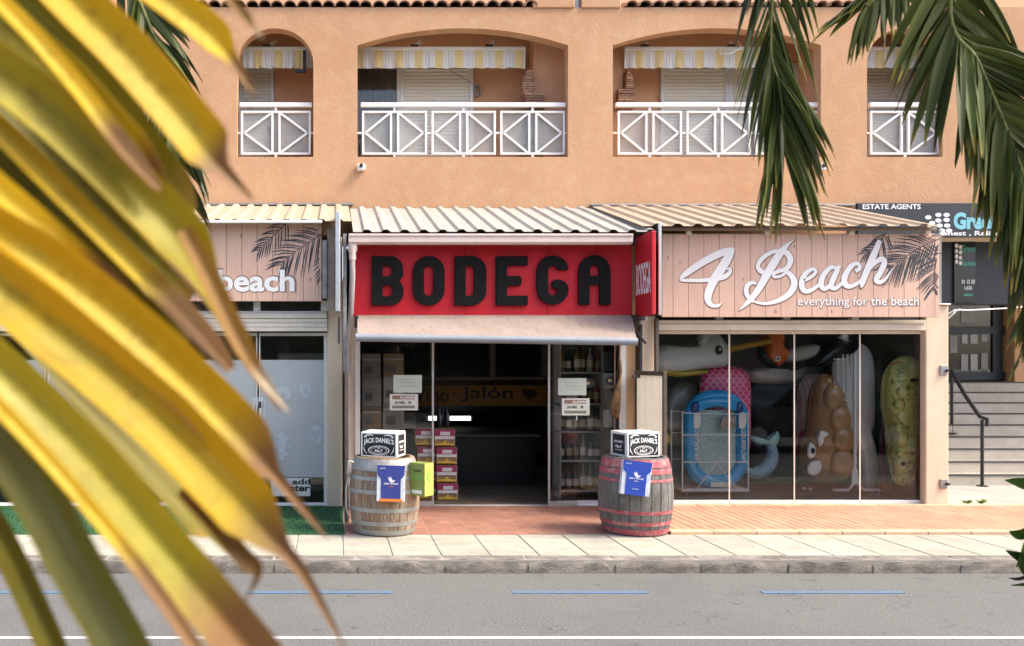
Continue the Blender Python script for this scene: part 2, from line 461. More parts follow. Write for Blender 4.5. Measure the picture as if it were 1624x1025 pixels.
SLAB = mat('pavement_slab', (0.42, 0.395, 0.315), 0.9, (0.34, 0.32, 0.25), ns=3, bump=0.25, bs=90, ovar=0.07, dirt=0.6, dirtcol=(0.27, 0.245, 0.21), dscale=4.5, dlo=0.47, dhi=.68, stretch=(0.6, 3, 1))
JOINT = mat('mortar_bed', (0.34, 0.30, 0.25), 0.95, bump=0.3)
KERB = mat('kerb_concrete', (0.27, 0.24, 0.205), 0.92, (0.13, 0.115, 0.10), ns=5, lo=0.38, hi=0.62, stretch=(1, 1, 2.5), bump=0.8, bs=45, bd=0.012, ovar=0.10, dirt=0.55, dirtcol=(0.12, 0.10, 0.085), dscale=5)
TERRA = mat('terracotta_brick', (0.36, 0.17, 0.115), 0.8, (0.28, 0.125, 0.085), ns=5, bump=0.2, bs=80, ovar=0.12, dirt=0.25, dirtcol=(0.42, 0.28, 0.21), dscale=2)
PEACH = mat('peach_brick', (0.52, 0.285, 0.18), 0.85, (0.45, 0.23, 0.14), ns=4, bump=0.2, bs=80, ovar=0.08, dirt=0.3, dirtcol=(0.60, 0.42, 0.31), dscale=2.3)
PEACHEDGE = mat('pale_edge_tile', (0.56, 0.41, 0.27), 0.85, (0.49, 0.345, 0.22), ns=6, ovar=0.08, bump=0.2)
CONCRETE = mat('pale_concrete', (0.42, 0.39, 0.34), 0.92, (0.35, 0.32, 0.28), ns=2.5, bump=0.25, bs=70, dirt=0.3, dirtcol=(0.33, 0.29, 0.25), dscale=1.6)
WPAINT = mat('white_road_paint', (0.46, 0.45, 0.43), 0.8, (0.24, 0.235, 0.225), ns=30, lo=0.55, hi=0.8, bump=0.3, bs=150)
BPAINT = mat('blue_road_paint', (0.095, 0.17, 0.27), 0.8, (0.11, 0.125, 0.14), ns=35, lo=0.48, hi=0.72, bump=0.3, bs=150)
CREAM = mat('cream_render', (0.74, 0.61, 0.45), 0.85, (0.66, 0.53, 0.385), ns=3, bump=0.25, bs=50, dirt=0.22, dirtcol=(0.40, 0.31, 0.22), dscale=2.5, stretch=(1, 1, 0.4))
CREAMPANEL = mat('cream_panel', (0.72, 0.655, 0.545), 0.6, (0.66, 0.59, 0.48), ns=4, dirt=0.2, dirtcol=(0.42, 0.36, 0.29))
WHITE = mat('white_metal_paint', (0.80, 0.79, 0.77), 0.4, (0.74, 0.73, 0.70), ns=9, spec=0.5)
PVC = mat('white_pvc', (0.78, 0.77, 0.74), 0.35, (0.70, 0.69, 0.66), ns=5, dirt=0.12, dirtcol=(0.4, 0.37, 0.32))
STEEL = mat('grey_steel', (0.34, 0.335, 0.33), 0.5, (0.26, 0.25, 0.245), ns=12, metal=0.55, dirt=0.35, dirtcol=(0.16, 0.12, 0.09), dscale=6)
ALU = mat('aluminium', (0.66, 0.66, 0.65), 0.38, (0.56, 0.56, 0.55), ns=10, metal=0.7)
BLACKM = mat('black_metal', (0.022, 0.022, 0.024), 0.45, (0.035, 0.034, 0.034), ns=12)
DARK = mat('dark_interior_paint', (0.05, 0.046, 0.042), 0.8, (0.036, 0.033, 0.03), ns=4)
GREYWALL = mat('grey_interior_wall', (0.30, 0.30, 0.285), 0.85, (0.25, 0.25, 0.24), ns=2)
PAPER = mat('paper', (0.74, 0.76, 0.71), 0.8, (0.68, 0.71, 0.66), ns=5)
INK = mat('black_ink', (0.02, 0.02, 0.022), 0.6)
WINK = mat('white_ink', (0.82, 0.82, 0.80), 0.6, (0.78, 0.78, 0.76))

# ---------------------------------------------------------------- ground, road, pavement
KY, SY, TY, GY = 7.59, 8.71, 10.42, 10.50        # kerb face, back of pavement, back of terraces, shop glass
g = structure(MB().box(-300, 300, -300, 300, -0.6, -0.02).build('ground', CONCRETE))
road = structure(MB().add([(-120, -2.2, 0), (120, -2.2, 0), (120, KY + 0.06, 0), (-120, KY + 0.06, 0)], [(0, 1, 2, 3)]).build('road', ASPHALT), 'grey asphalt road running past the shops')
for (u0, u1) in ((-120, 108), (390, 622), (812, 1027), (1208, 1432), (1640, 1860)):
    MB().box(px(u0, 6.96), px(u1, 6.96), 6.925, 6.995, 0.001, 0.005).build('blue_dash', BPAINT, road)
MB().box(-40, 40, 5.775, 5.826, 0.001, 0.005).build('lane_line', WPAINT, road)
near = structure(MB().box(-120, 120, -30, -2.2, -0.02, 0.12, 0.01).build('near_pavement', CONCRETE))
side = MB().box(-60, 60, KY + 0.17, 40, -0.3, 0.112).build('pavement', JOINT); structure(side, 'pale slab pavement between kerb and shops')
X0, X1 = -6.4, 10.2
x = X0
while x < X1:                                       # slabs
    w = 0.432
    d = 0.0035
    MB().box(x + d, x + w - d, KY + 0.175, SY - 0.006, 0.09, 0.12 + random.uniform(-.0015, .0015), 0.006, jit=0.001).build('paving_slab', SLAB, side)
    x += w
kerb = MB().box(-60, 60, KY + 0.016, KY + 0.169, -0.2, 0.112).build('kerb', JOINT); structure(kerb, 'worn concrete kerb along the road')
x = X0
def kerb_stone(x0, x1):
    mb = MB(); n = 10; rows = []
    for i in range(n + 1):
        u = x0 + (x1 - x0) * i / n
        e = min(i, n - i); chip = (0.014 if e == 0 else 0.003 if e == 1 else 0.0) + random.uniform(0, 0.006)
        if random.random() < 0.12: chip += random.uniform(0.008, 0.02)
        j = lambda a=0.003: random.uniform(-a, a)
        rows.append([(u, KY + j() + (0.012 if e == 0 else 0), -0.02), (u, KY + 0.004 + j(), 0.055 + j()), (u, KY + 0.008 + chip * 0.5 + j(), 0.10 - chip + j()),
                     (u, KY + 0.03 + chip + j(), 0.119 - chip * 0.25), (u, KY + 0.172, 0.119)])
    mb.grid(rows)
    a = len(mb.v)
    m5 = 5
    mb.f += [tuple(range(0, 5)), tuple(range(n * 5, n * 5 + 5))]; mb.m += [0, 0]
    mb.build('kerb_stone', KERB, kerb, smooth=40)
off = 0.12
while x < X1:
    w = 0.735 + random.uniform(-.02, .02)
    kerb_stone(x + 0.012, x + w - 0.014); x += w
# terraces in front of the shops
XB0, XB1, XR1 = px(549, SY), px(1063, SY), 9.6       # bodega terrace; beach shop terrace
tb = MB().box(XB0, XB1 - 0.01, SY, TY + 0.06, 0.05, 0.1215).build('bodega_terrace', mat('terrace_joint', (.42, .29, .215), .9)); structure(tb, 'red brick terrace before the red shop sign')
nb = 8; dy = (TY - SY) / nb; bw = 0.138
x = XB0; c = 0
while x < XB1 - 0.03:
    b = min(x + bw, XB1 - 0.012); ys = [SY] + [SY + dy * (r + (0.5 if c % 2 else 1.0)) for r in range(nb)] + [TY]
    ys = sorted(set(min(q, TY) for q in ys))
    for y0, y1 in zip(ys, ys[1:]):
        if y1 - y0 > 0.02 and b - x > 0.03:
            MB().box(x + .0025, b - .0025, y0 + .0025, y1 - .0025, 0.09, 0.124 + random.uniform(-.001, .001), 0.003).build('brick', TERRA, tb)
    x += bw; c += 1
tr = MB().box(XB1, XR1, SY + 0.012, TY + 0.06, 0.05, 0.141).build('beach_shop_terrace', mat('brown_joint', (.20, .12, .075), .9)); structure(tr, 'peach brick terrace before the inflatables window')
me_edge = MB().box(-0.21, 0.21, 0, 0.125, -0.04, 0.0105, 0.006).mesh('edge_tile', PEACHEDGE)
x = XB1 + 0.215
while x < XR1:
    inst('edge_tile', me_edge, tr, Vector((x, SY + 0.001, 0.141)) - ORI[tr.name]); inst('edge_tile', me_edge, tr, Vector((x + 0.1, TY - 0.09, 0.1405)) - ORI[tr.name]); x += 0.424
n = 5; dy = (TY - 0.095 - SY - 0.142) / n; bw = 0.101
me_b = MB().box(-bw / 2 + .0045, bw / 2 - .0045, 0.002, dy - 0.002, -0.03, 0.009, 0.003).mesh('brick', PEACH)
x = XB1 + bw / 2
while x < XR1:
    for r in range(n):
        inst('brick', me_b, tr, Vector((x, SY + 0.14 + r * dy, 0.1405 + random.uniform(-.001, .001))) - ORI[tr.name])
    x += bw
# artificial grass in front of the left shop: a mat with a pile of blades
GRASS = mat('artificial_grass', (0.030, 0.115, 0.040), 0.7, (0.018, 0.075, 0.028), ns=12, bump=0.5, bs=200, bd=0.006, stretch=(0.3, 3, 1))
gm = MB().box(-8, XB0 - 0.02, SY - 0.01, TY + 0.05, 0.113, 0.126)
for i in range(9000):
    xx = random.uniform(-6.2, XB0 - 0.03); yy = random.uniform(SY, TY); a = random.uniform(0, PI); c, s = math.cos(a) * .006, math.sin(a) * .006
    lx, ly = random.uniform(-.008, .008), random.uniform(-.008, .008); h = random.uniform(.012, .024)
    gm.add([(xx - c, yy - s, .125), (xx + c, yy + s, .125), (xx + lx, yy + ly, .125 + h)], [(0, 1, 2)])
tag(gm.build('artificial_grass', GRASS, recalc=False), 'dark green artificial grass mat before the left beach shop', 'grass mat', kind='stuff')
# ---------------------------------------------------------------- apartment building
FY = 12.0; FT = 0.19                               # facade plane and wall thickness
BX0, BX1 = -7.5, 13.5
ZB = 3.56                                          # underside of the upper wall (behind the shop roofs; over the arcade at right)
ZT = pz(12, FY)
apt = thing('apartment_building', 'orange stuccoed apartment building with arched balconies above the shops', 'building', (3, FY, 0))
OPEN = [(376, 497, 100, 45, 249), (567, 901, 72, 45, 249), (972, 1302, 72, 45, 249), (1375, 1495, 100, 45, 249)]
wb = MB()
def arc_pts(x0, x1, zs, za, n=18):
    w = (x1 - x0) / 2; h = za - zs
    if h >= w * 0.55:                               # half ellipse
        return [((x0 + x1) / 2 - w * math.cos(PI * k / n), zs + h * math.sin(PI * k / n)) for k in range(n + 1)]
    rr = (w * w + h * h) / (2 * h); a = math.asin(w / rr)
    return [((x0 + x1) / 2 + rr * math.sin(-a + 2 * a * k / n), za - rr + rr * math.cos(-a + 2 * a * k / n)) for k in range(n + 1)]
zb = pz(249, FY)
ARCX = px(1362, FY)                                 # left jamb of the arcade under the building
prev = BX0
for (u0, u1, vs_, va, vb) in OPEN:
    x0, x1 = px(u0, FY), px(u1, FY)
    wb.box(prev, x0, FY, FY + FT, ZB, ZT)
    wb.box(x0, x1, FY, FY + FT, ZB, zb)
    wb.prism([(x1, ZT), (x0, ZT)] + arc_pts(x0, x1, pz(vs_, FY), pz(va, FY)), FY, FY + FT)
    prev = x1
wb.box(prev, BX1, FY, FY + FT, ZB, ZT)
wb.build('wall', STUCCO, apt)
YB = 13.0
CEIL = mat('balcony_ceiling', (0.82, 0.72, 0.55), 0.85, (0.78, 0.67, 0.50), ns=2)
ORANGE = mat('balcony_back_wall', (0.74, 0.41, 0.24), 0.88, (0.68, 0.36, 0.20), ns=2.5, bump=0.35, bs=40, bd=0.01)
MB().box(BX0, BX1, YB, YB + 0.2, ZB, 7.6).build('back_wall', ORANGE, apt)
MB().box(BX0, BX1, FY + FT, YB, zb - 0.30, zb - 0.035).build('balcony_floor', mat('balcony_tiles', (0.58, 0.46, 0.35), 0.6), apt)
MB().prismx([(FY + FT, 6.50), (YB, 6.70), (YB, 6.84), (FY + FT, 6.64)], BX0, BX1).build('balcony_ceiling', CEIL, apt)
# partition walls between the flats
for u in (532, 936, 1338):
    xc = px(u, FY); MB().box(xc - 0.12, xc + 0.12, FY + FT, YB, zb - 0.03, 6.6).build('partition_wall', ORANGE, apt)
# stub wall beside each partition, with a brick half-arch
BRICK = mat('thin_brick', (0.46, 0.27, 0.17), 0.85, (0.30, 0.16, 0.10), ns=20, lo=0.4, hi=0.6, ovar=0.25, bump=0.4, bs=60)
def stub(side):
    Yq = 12.55
    if side == 'left':
        x0, x1, xb0 = px(846, Yq), px(936, FY) - 0.12, px(827, Yq)
        MB().prism([(x0, 6.6), (x1, 6.6), (x1, zb - .03), (px(863, Yq), zb - .03), (px(863, Yq), pz(151, Yq)), (x0, pz(151, Yq))], Yq, Yq + 0.22).build('stub_wall', ORANGE, apt)
        rings = [(827, 847, 115, 153), (832, 862, 152, 172)]
    else:
        x0, x1 = px(936, FY) + 0.12, px(988, Yq)
        MB().prism([(x1, 6.6), (x0, 6.6), (x0, zb - .03), (px(977, Yq), zb - .03), (px(977, Yq), pz(145, Yq)), (x1, pz(145, Yq))], Yq, Yq + 0.22).build('stub_wall', STUCCO, apt)
        rings = [(990, 1003, 115, 145), (978, 1003, 145, 172)]
    for (a, b, v0, v1) in rings:
        v = v0; k = 0
        while v < v1:
            i = min(1, (v - v0) / 26.0); cut = 7 * (1 - i) ** 2 if v0 == 115 else 0
            aa, bb = (a + cut + random.uniform(-.6, .6), b - cut * 0.4 + random.uniform(-.8, .8)) if side == 'left' else (a + cut * .3, b - cut + random.uniform(-.8, .8))
            MB().box(px(aa, Yq - .03), px(bb, Yq - .03), Yq - 0.12 + random.uniform(0, .015), Yq + 0.10, pz(v + 3.1, Yq), pz(v, Yq), 0.004).build('brick', BRICK, apt)
            v += 3.8
stub('left'); stub('right')
# windows and roller shutters on the back wall
SHUT = mat('cream_shutter', (0.84, 0.79, 0.69), 0.5, (0.80, 0.74, 0.64), ns=5)
CURT = mat('beige_curtain', (0.52, 0.42, 0.32), 0.9, (0.44, 0.35, 0.26), ns=6, stretch=(8, 1, 0.5))
def shutter(u0, u1, v0=108):
    x0, x1 = px(u0, YB), px(u1, YB); z1 = pz(v0, YB); z0 = zb - 0.03
    w = B('window', PVC, apt, x0 - 0.05, x1 + 0.05, YB - 0.035, YB - 0.003, z1 - 0.01, z1 + 0.06)
    for a in (x0 - 0.055, x1):
        MB().box(a, a + 0.055, YB - 0.05, YB - 0.002, z0, z1 - 0.012, 0.004).build('frame', PVC, w)
    mb = MB(); h = 0.052; z = z1 - 0.014
    prof = []
    while z > z0 + h:
        prof += [(YB - 0.012, z), (YB - 0.030, z - 0.010), (YB - 0.032, z - h * 0.5), (YB - 0.026, z - h + 0.008), (YB - 0.012, z - h)]; z -= h
    mb.grid([[(x0 + 0.001, y, q) for y, q in prof], [(x1 - 0.001, y, q) for y, q in prof]])
    mb.build('shutter', SHUT, w, recalc=False)
shutter(640, 744); shutter(384, 429, 105); shutter(1052, 1148); shutter(1160, 1262); shutter(1368, 1470)
cx0, cx1 = px(556, YB), px(629, YB)
w = B('window', PVC, apt, cx0 - .06, cx1 + .04, YB - 0.04, YB - 0.003, pz(110, YB), pz(104, YB))
for a in (cx0 - .06, cx1 + 0.001): MB().box(a, a + .045, YB - .045, YB - .002, zb - .03, pz(110, YB) - .002, .004).build('frame', PVC, w)
cm = MB(); prof = []
for k in range(121):
    u = k / 120; xx = cx0 + 0.01 + (cx1 - cx0 - 0.02) * u
    prof.append((xx, YB - 0.012 + 0.010 * math.sin(u * 46) + 0.004 * math.sin(u * 19)))
cm.grid([[(a, b, pz(110, YB) - .004) for a, b in prof], [(a, b, zb) for a, b in prof]])
cm.build('curtain', CURT, w, smooth=80, recalc=False)
MB().box(cx0 + .002, cx1 - .002, YB - .036, YB - .03, zb, pz(110, YB) - .003).build('pane', WINGLASS, w)
# railings
def railing(panels, u0, u1):
    y0 = FY + 0.10
    zt, zb_ = pz(163.5, y0), pz(170.5, y0)
    r = B('balcony_railing', WHITE, apt, px(u0, y0), px(u1, y0), y0 - 0.03, y0 + 0.03, zb_, zt, 0.006)
    pa, pb = pz(176.5, y0), pz(246, y0); bw = 0.029
    zm = (pa + pb) / 2
    for (a, b) in panels:
        xa, xb = px(a, y0), px(b, y0); xm = (xa + xb) / 2; g2 = 0.034
        fr = MB()
        for z in (pb, pa - bw): fr.box(xa, xb, y0 - .018, y0 + .018, z, z + bw, .004)
        for xx in (xa, xb - bw, xm - g2 - bw, xm + g2): fr.box(xx, xx + bw, y0 - .0175, y0 + .0175, pb + bw, pa - bw, .003)
        for s in (-1, 1):
            ex = xa + bw + 0.02 if s < 0 else xb - bw - 0.02; ix = xm - g2 - bw if s < 0 else xm + g2 + bw
            for zz in (pa - bw, pb + bw):
                dx, dz = ix - ex, zz - zm; L = math.hypot(dx, dz); nx, nz = -dz / L * .014, dx / L * .014
                fr.prism([(ex + nx, zm + nz), (ix + nx, zz + nz), (ix - nx, zz - nz), (ex - nx, zm - nz)], y0 - .012, y0 + .012)
        fr.build('railing_panel', WHITE, r)
        MB().box(xa + .01, xb - .01, y0 + .02, y0 + .027, pb + .01, pa - .01).build('pane', FROST, r)
        MB().box(xm - .016, xm + .016, y0 - .014, y0 + .014, zb - .03, pb - .001).box(xm - .016, xm + .016, y0 - .014, y0 + .014, pa + .001, zb_ - .001).build('post', WHITE, r)
        MB().box(xb + .001, xb + 0.055, y0 - .01, y0 + .01, zm - .012, zm + .012).build('clip', WHITE, r)
    MB().box(px(panels[0][0], y0) - .06, px(panels[0][0], y0) - .001, y0 - .01, y0 + .01, zm - .012, zm + .012).build('clip', WHITE, r)
railing([(574, 677), (684, 786), (793, 896)], 572, 897)
railing([(979, 1081), (1088, 1190), (1197, 1299)], 976, 1299)
railing([(382, 493)], 380, 495)
railing([(1379, 1490)], 1378, 1492)
# tiled roof
TILE = mat('clay_roof_tile', (0.42, 0.24, 0.155), 0.85, (0.22, 0.155, 0.115), ns=9, lo=0.38, hi=0.62, bump=0.4, bs=50, ovar=0.25, dirt=0.4, dirtcol=(0.20, 0.18, 0.15), dscale=6)
rf = MB().prismx([(FY + 0.06, ZT + 0.002), (FY + 2.6, ZT + 0.75), (FY + 2.6, ZT + 0.80), (FY + 0.06, ZT + 0.03)], BX0, BX1).build('roof', mat('roof_mortar', (0.40, 0.29, 0.21), 0.9), apt)
def tile_mesh(L=0.42):
    mb = MB(); n = 8; rows = []
    for (y, r) in ((0, 0.088), (L, 0.072)):
        row = [(r * math.cos(PI * k / n), y, r * 0.85 * math.sin(PI * k / n)) for k in range(n + 1)]
        row += [((r - .014) * math.cos(PI * k / n), y, (r - .014) * 0.85 * math.sin(PI * k / n)) for k in range(n, -1, -1)]
        rows.append(row)
    mb.grid(rows, closed=True)
    m = len(rows[0])
    for b in (0, m):
        for k in range(n): mb.f.append((b + k, b + k + 1, b + m - 2 - k, b + m - 1 - k)); mb.m.append(0)
    return mb.mesh('roof_tile', TILE, smooth=50)
tm = tile_mesh(); sl = math.atan(0.296)
x = px(300, FY)
while x < px(1420, FY):
    for r in range(3):
        u = CX + x * FPX / FY
        if 842 < u < 988: continue
        inst('roof_tile', tm, rf, Vector((x + random.uniform(-.012, .012), FY - 0.03 + r * 0.34, ZT + 0.006 + r * 0.34 * 0.296 + random.uniform(0, .008))) - ORI[apt.name], (sl, random.uniform(-.05, .05), random.uniform(-.05, .05)))
    x += 0.172
for (u0, u1) in ((845, 911), (921, 984)):
    MB().box(px(u0, FY), px(u1, FY), FY - 0.025, FY + 0.5, ZT - 0.012, ZT + 0.5, 0.01).build('parapet_block', STUCCO, rf)
B('downpipe', STEEL, rf, px(912, FY), px(920, FY), FY + 0.02, FY + 0.08, ZT + 0.001, ZT + 0.4)
# lead flashing strips where the shop roofs meet the wall
for (u0, u1, v) in ((312, 560, 323.5), (935, 1352, 324.5)):
    MB().box(px(u0, FY), px(u1, FY), FY - 0.06, FY - 0.002, pz(v + 3.0, FY), pz(v, FY), .004).build('flashing', STEEL, apt)
# arcade under the right-hand end: soffit, back wall
MB().box(ARCX, BX1, FY + FT + 0.001, 16.2, ZB - 0.02, ZB + 0.2).build('arcade_soffit', CREAM, apt)
MB().box(ARCX, BX1, 15.0, 15.2, 0.1, ZB - 0.02).build('arcade_wall', mat('dark_stone_cladding', (0.045, 0.05, 0.055), 0.5, (0.06, 0.065, 0.07), ns=5), apt)

# awnings folded under the balcony ceilings
def awning(u0, u1, arms, label, stripes_shift=0.0):
    Yq = 12.48
    z1, z0 = pz(75, Yq), pz(80.5, Yq); zv = pz(109, Yq)
    t = thing('balcony_awning', label, 'awning', (px((u0 + u1) / 2, Yq), Yq, z0), 'yellow and white striped balcony awnings')
    B('front_bar', WHITE, t, px(u0, Yq), px(u1, Yq), Yq - .03, Yq + .03, z0, z1, .008)
    n = 120; rows = []
    for (z, dy) in ((z0 - .001, 0), (z0 - .08, .004), (z0 - .16, .010), (zv, .016)):
        rows.append([(px(u0, Yq) + (px(u1, Yq) - px(u0, Yq)) * k / n, Yq - .02 + dy * math.sin(k * .9) + dy * .7 * math.sin(k * .37 + 1), z + (dy * .25 * math.sin(k * .52))) for k in range(n + 1)])
    MB().grid(rows).build('valance', STRIPES, t, smooth=170, recalc=False)
    for (a, vtop) in arms:
        MB().tube([(px(a, Yq), Yq, z1 + .01), (px(a, Yq) + .04, Yq + .08, z1 + .06), (px(a, Yq) + .10, Yq + .25, z1 + .16)], [.018, .03, .028], 8).build('arm', WHITE, t, smooth=50)
        B('arm_bracket', BLACKM, t, px(a, Yq) - .06, px(a, Yq) + .05, Yq - .02, Yq + .03, z1 + .001, z1 + .035)
    return t
awning(530, 833, [(658, 57), (776, 52)], 'striped awning over the balcony above the red shop sign')
awning(990, 1240, [(1023, 58), (1160, 60)], 'striped awning on the balcony right of the thick pier, behind the hanging frond')
a = awning(330, 497, [(424, 45)], 'striped awning inside the narrow arched balcony at left')
MB().box(px(480, 12.3), px(485, 12.3), 12.36, 12.40, pz(112, 12.3), pz(77, 12.3), .004).box(px(468, 12.3), px(484, 12.3), 12.35, 12.395, pz(113, 12.3), pz(108, 12.3), .004).build('crank', BLACKM, a)
awning(1300, 1500, [(1420, 45)], 'striped awning inside the narrow arched balcony behind right-hand palm fronds')
# things on the balconies
t = thing('ring_handle', 'small dark oval handle hanging on the orange balcony wall', 'handle', (px(757, 12.95), 12.95, pz(144, 12.95)))
MB().tube([(px(757, 12.95) + .045 * math.cos(a), 12.95, pz(144, 12.95) + .075 * math.sin(a)) for a in [2 * PI * k / 16 for k in range(17)]], .016, 6).build('ring', STEEL, t, smooth=60)
MB().tube([(px(758, 12.95), 12.95, pz(138, 12.95)), (px(735, 12.8), 12.8, pz(124, 12.8)), (px(706, 12.6), 12.6, pz(108, 12.6))], .005, 5).build('cord', STEEL, t)
DKGREY = mat('dark_plastic', (0.045, 0.055, 0.062), 0.5, (0.06, 0.07, 0.075), ns=5)
mb = MB().box(px(825, 12.8), px(896, 12.8), 12.62, 12.95, zb - .03, pz(190, 12.8), .05)
for k in range(5): mb.box(px(826, 12.8), px(895, 12.8), 12.605, 12.64, zb + .04 + k * .09, zb + .09 + k * .09, .012)
tag(mb.build('storage_box', DKGREY, smooth=40), 'dark plastic storage box behind the railing at right end of wide balcony', 'box')
mb = MB()
for k in range(3): mb.tube([(px(470 + 4 * k, 12.7), 12.55 + .1 * k, zb - .03), (px(472 + 4 * k, 12.7), 12.6 + .1 * k, pz(205, 12.7))], .014, 6)
mb.box(px(425, 12.7), px(490, 12.7), 12.5, 12.9, pz(211, 12.7), pz(207, 12.7), .01)
for u in (430,): 
    for k in range(2): mb.tube([(px(u, 12.7), 12.55 + .35 * k, zb - .03), (px(u, 12.7), 12.55 + .35 * k, pz(209, 12.7))], .014, 6)
tag(mb.build('balcony_table', mat('grey_brown_wood', (0.30, 0.24, 0.19), 0.7), smooth=50), 'small low table behind the frosted rail of the narrow left balcony', 'table')
for u, lab in ((572, 'small white wall lamp below the wide balcony left corner'), (1300, 'small white wall lamp under the balcony behind the hanging frond')):
    t = thing('wall_lamp', lab, 'lamp', (px(u, FY), FY, pz(272, FY)), 'square lamps on the orange wall')
    B('body', WHITE, t, px(u - 6, FY), px(u + 7, FY), FY - .09, FY - .001, pz(272, FY), pz(262, FY), .012)
    B('lens', BLACKM, t, px(u - 2, FY), px(u + 3, FY), FY - .115, FY - .091, pz(268, FY), pz(262.5, FY), .004)
t = tag(MB().tube([(px(1139, 12.4), 12.40, pz(76, 12.4)), (px(1146, 12.3), 12.35, pz(84, 12.3)), (px(1160, 12.3), 12.3, pz(85, 12.3)), (px(1170, 12.4), 12.3, pz(75, 12.3)), (px(1176, 12.4), 12.5, pz(62, 12.4))], .012, 6).build('cable', WHITE, smooth=60),
        'white cable looping under the balcony ceiling beside the frond', 'cable')
# ---------------------------------------------------------------- shop units
RED = None
def m_red():
    t = NT('red_painted_board')
    grain = t.noise(6, 5, 0.65, t.mapped((10, 1, 0.8)))
    c = t.mix(t.ramp(grain, [(0.3, 0), (0.75, 1)]), (0.58, 0.012, 0.020), (0.50, 0.020, 0.030))
    w = t.noise(1.4, 5, 0.65)
    c = t.mix(t.math('MULTIPLY', t.ramp(w, [(0.4, 0), (0.75, 1)]), 0.55), c, (0.44, 0.045, 0.06))
    k = t.noise(7, 4, 0.7, t.mapped((5, 1, 0.5)))
    c = t.mix(t.ramp(k, [(0.76, 0), (0.80, 1)]), c, (0.07, 0.015, 0.018))
    t.bsdf(c, 0.6, 0, 0.25, t.bump(grain, 0.15, 0.003)); return t.m
RED = m_red()
SHEETW = mat('corrugated_white_sheet', (0.42, 0.405, 0.365), 0.5, (0.34, 0.325, 0.285), ns=3, stretch=(6, .5, .5), dirt=0.55, dirtcol=(0.25, 0.21, 0.165), dscale=4, metal=0.0)
SHEETP = mat('corrugated_peach_sheet', (0.45, 0.345, 0.25), 0.5, (0.38, 0.285, 0.20), ns=3, stretch=(6, .5, .5), dirt=0.3, dirtcol=(0.42, 0.31, 0.22), dscale=3)
SHEETC = mat('corrugated_cream_sheet', (0.48, 0.385, 0.275), 0.5, (0.41, 0.32, 0.225), ns=3, stretch=(6, .5, .5), dirt=0.3, dirtcol=(0.42, 0.31, 0.22), dscale=3)
def roof_sheets(root, xa, xb, yf, zf, yk, zk, m, pitch=0.215, per=5):
    prof = [(0, 0), (0.47, 0), (0.60, 1), (0.84, 1), (1.0, 0)]
    x = xa; k = 0; H = 0.028
    slope = (zk - zf) / (yk - yf)
    while x < xb - 0.05:
        pts = []
        for i in range(per):
            for (a, h) in prof[:-1]:
                xx = x + (i + a) * pitch
                if xx > xb: break
                pts.append((xx, h * H))
        pts.append((min(x + per * pitch, xb), 0))
        lift = 0.004 * (k % 2)
        top = []; yy = [yf - 0.02, (yf + yk) / 2, yk]
        mb = MB()
        rows = [[(a, y, zf + (y - yf) * slope + h + lift) for a, h in pts] for y in yy]
        rows2 = [[(a, y, zf + (y - yf) * slope + h + lift - 0.004) for a, h in pts] for y in reversed(yy)]
        n = len(pts)
        mb.grid(rows + rows2 + [rows[0]])
        mb.build('roof_sheet', m, root, recalc=False)
        x += per * pitch; k += 1
        

# --- left beach shop
SYF = 10.20
ls = thing('beach_shop', 'cream beach shop with plank-print sign at left, behind the yellow leaves', 'shop', (-3, GY, 0.12), 'beach shops either side of the red one')
XL0 = -6.0; XLP0, XLP1 = px(519, 10.4), px(543, 10.4)
roof_sheets(ls, XL0, px(557, 10.05), 10.05, pz(351, 10.05), FY - .01, pz(327, FY), SHEETC, 0.197, 6)
B('roof_trim', WHITE, ls, XL0, px(511, 10.0), 9.985, 10.02, pz(354, 10.0), pz(349.5, 10.0))
B('pillar', CREAM, ls, XLP0, XLP1, 10.40, 10.72, 0.10, 3.30, .01)
B('lintel', CREAMPANEL, ls, XL0, XLP0 - .004, 10.36, 10.60, pz(505, 10.36), pz(497, 10.36))
for k in range(3): B('lintel_slat', CREAMPANEL, ls, XL0, px(519, 10.36), 10.335 + .008 * k, 10.36, pz(526 - 6.8 * k, 10.36) + .002, pz(519.5 - 6.8 * k, 10.36), .003)
B('transom_frame', PVC, ls, XL0, px(517, 10.36), 10.40, 10.46, pz(497, 10.4), pz(493.5, 10.4))
for u in (402, 509): B('transom_post', PVC, ls, px(u, 10.4), px(u + 11, 10.4), 10.39, 10.45, pz(493.4, 10.4), pz(477, 10.4))
MB().box(XL0, px(509, 10.4), 10.42, 10.426, pz(493.3, 10.4), pz(476, 10.4)).build('transom_pane', GLASS, ls)
zg0, zg1 = pz(800, GY), pz(528, GY)
doors = [(-300, -180), (-170, -35), (-30, 73), (76, 209), (212, 408), (411, 519)]
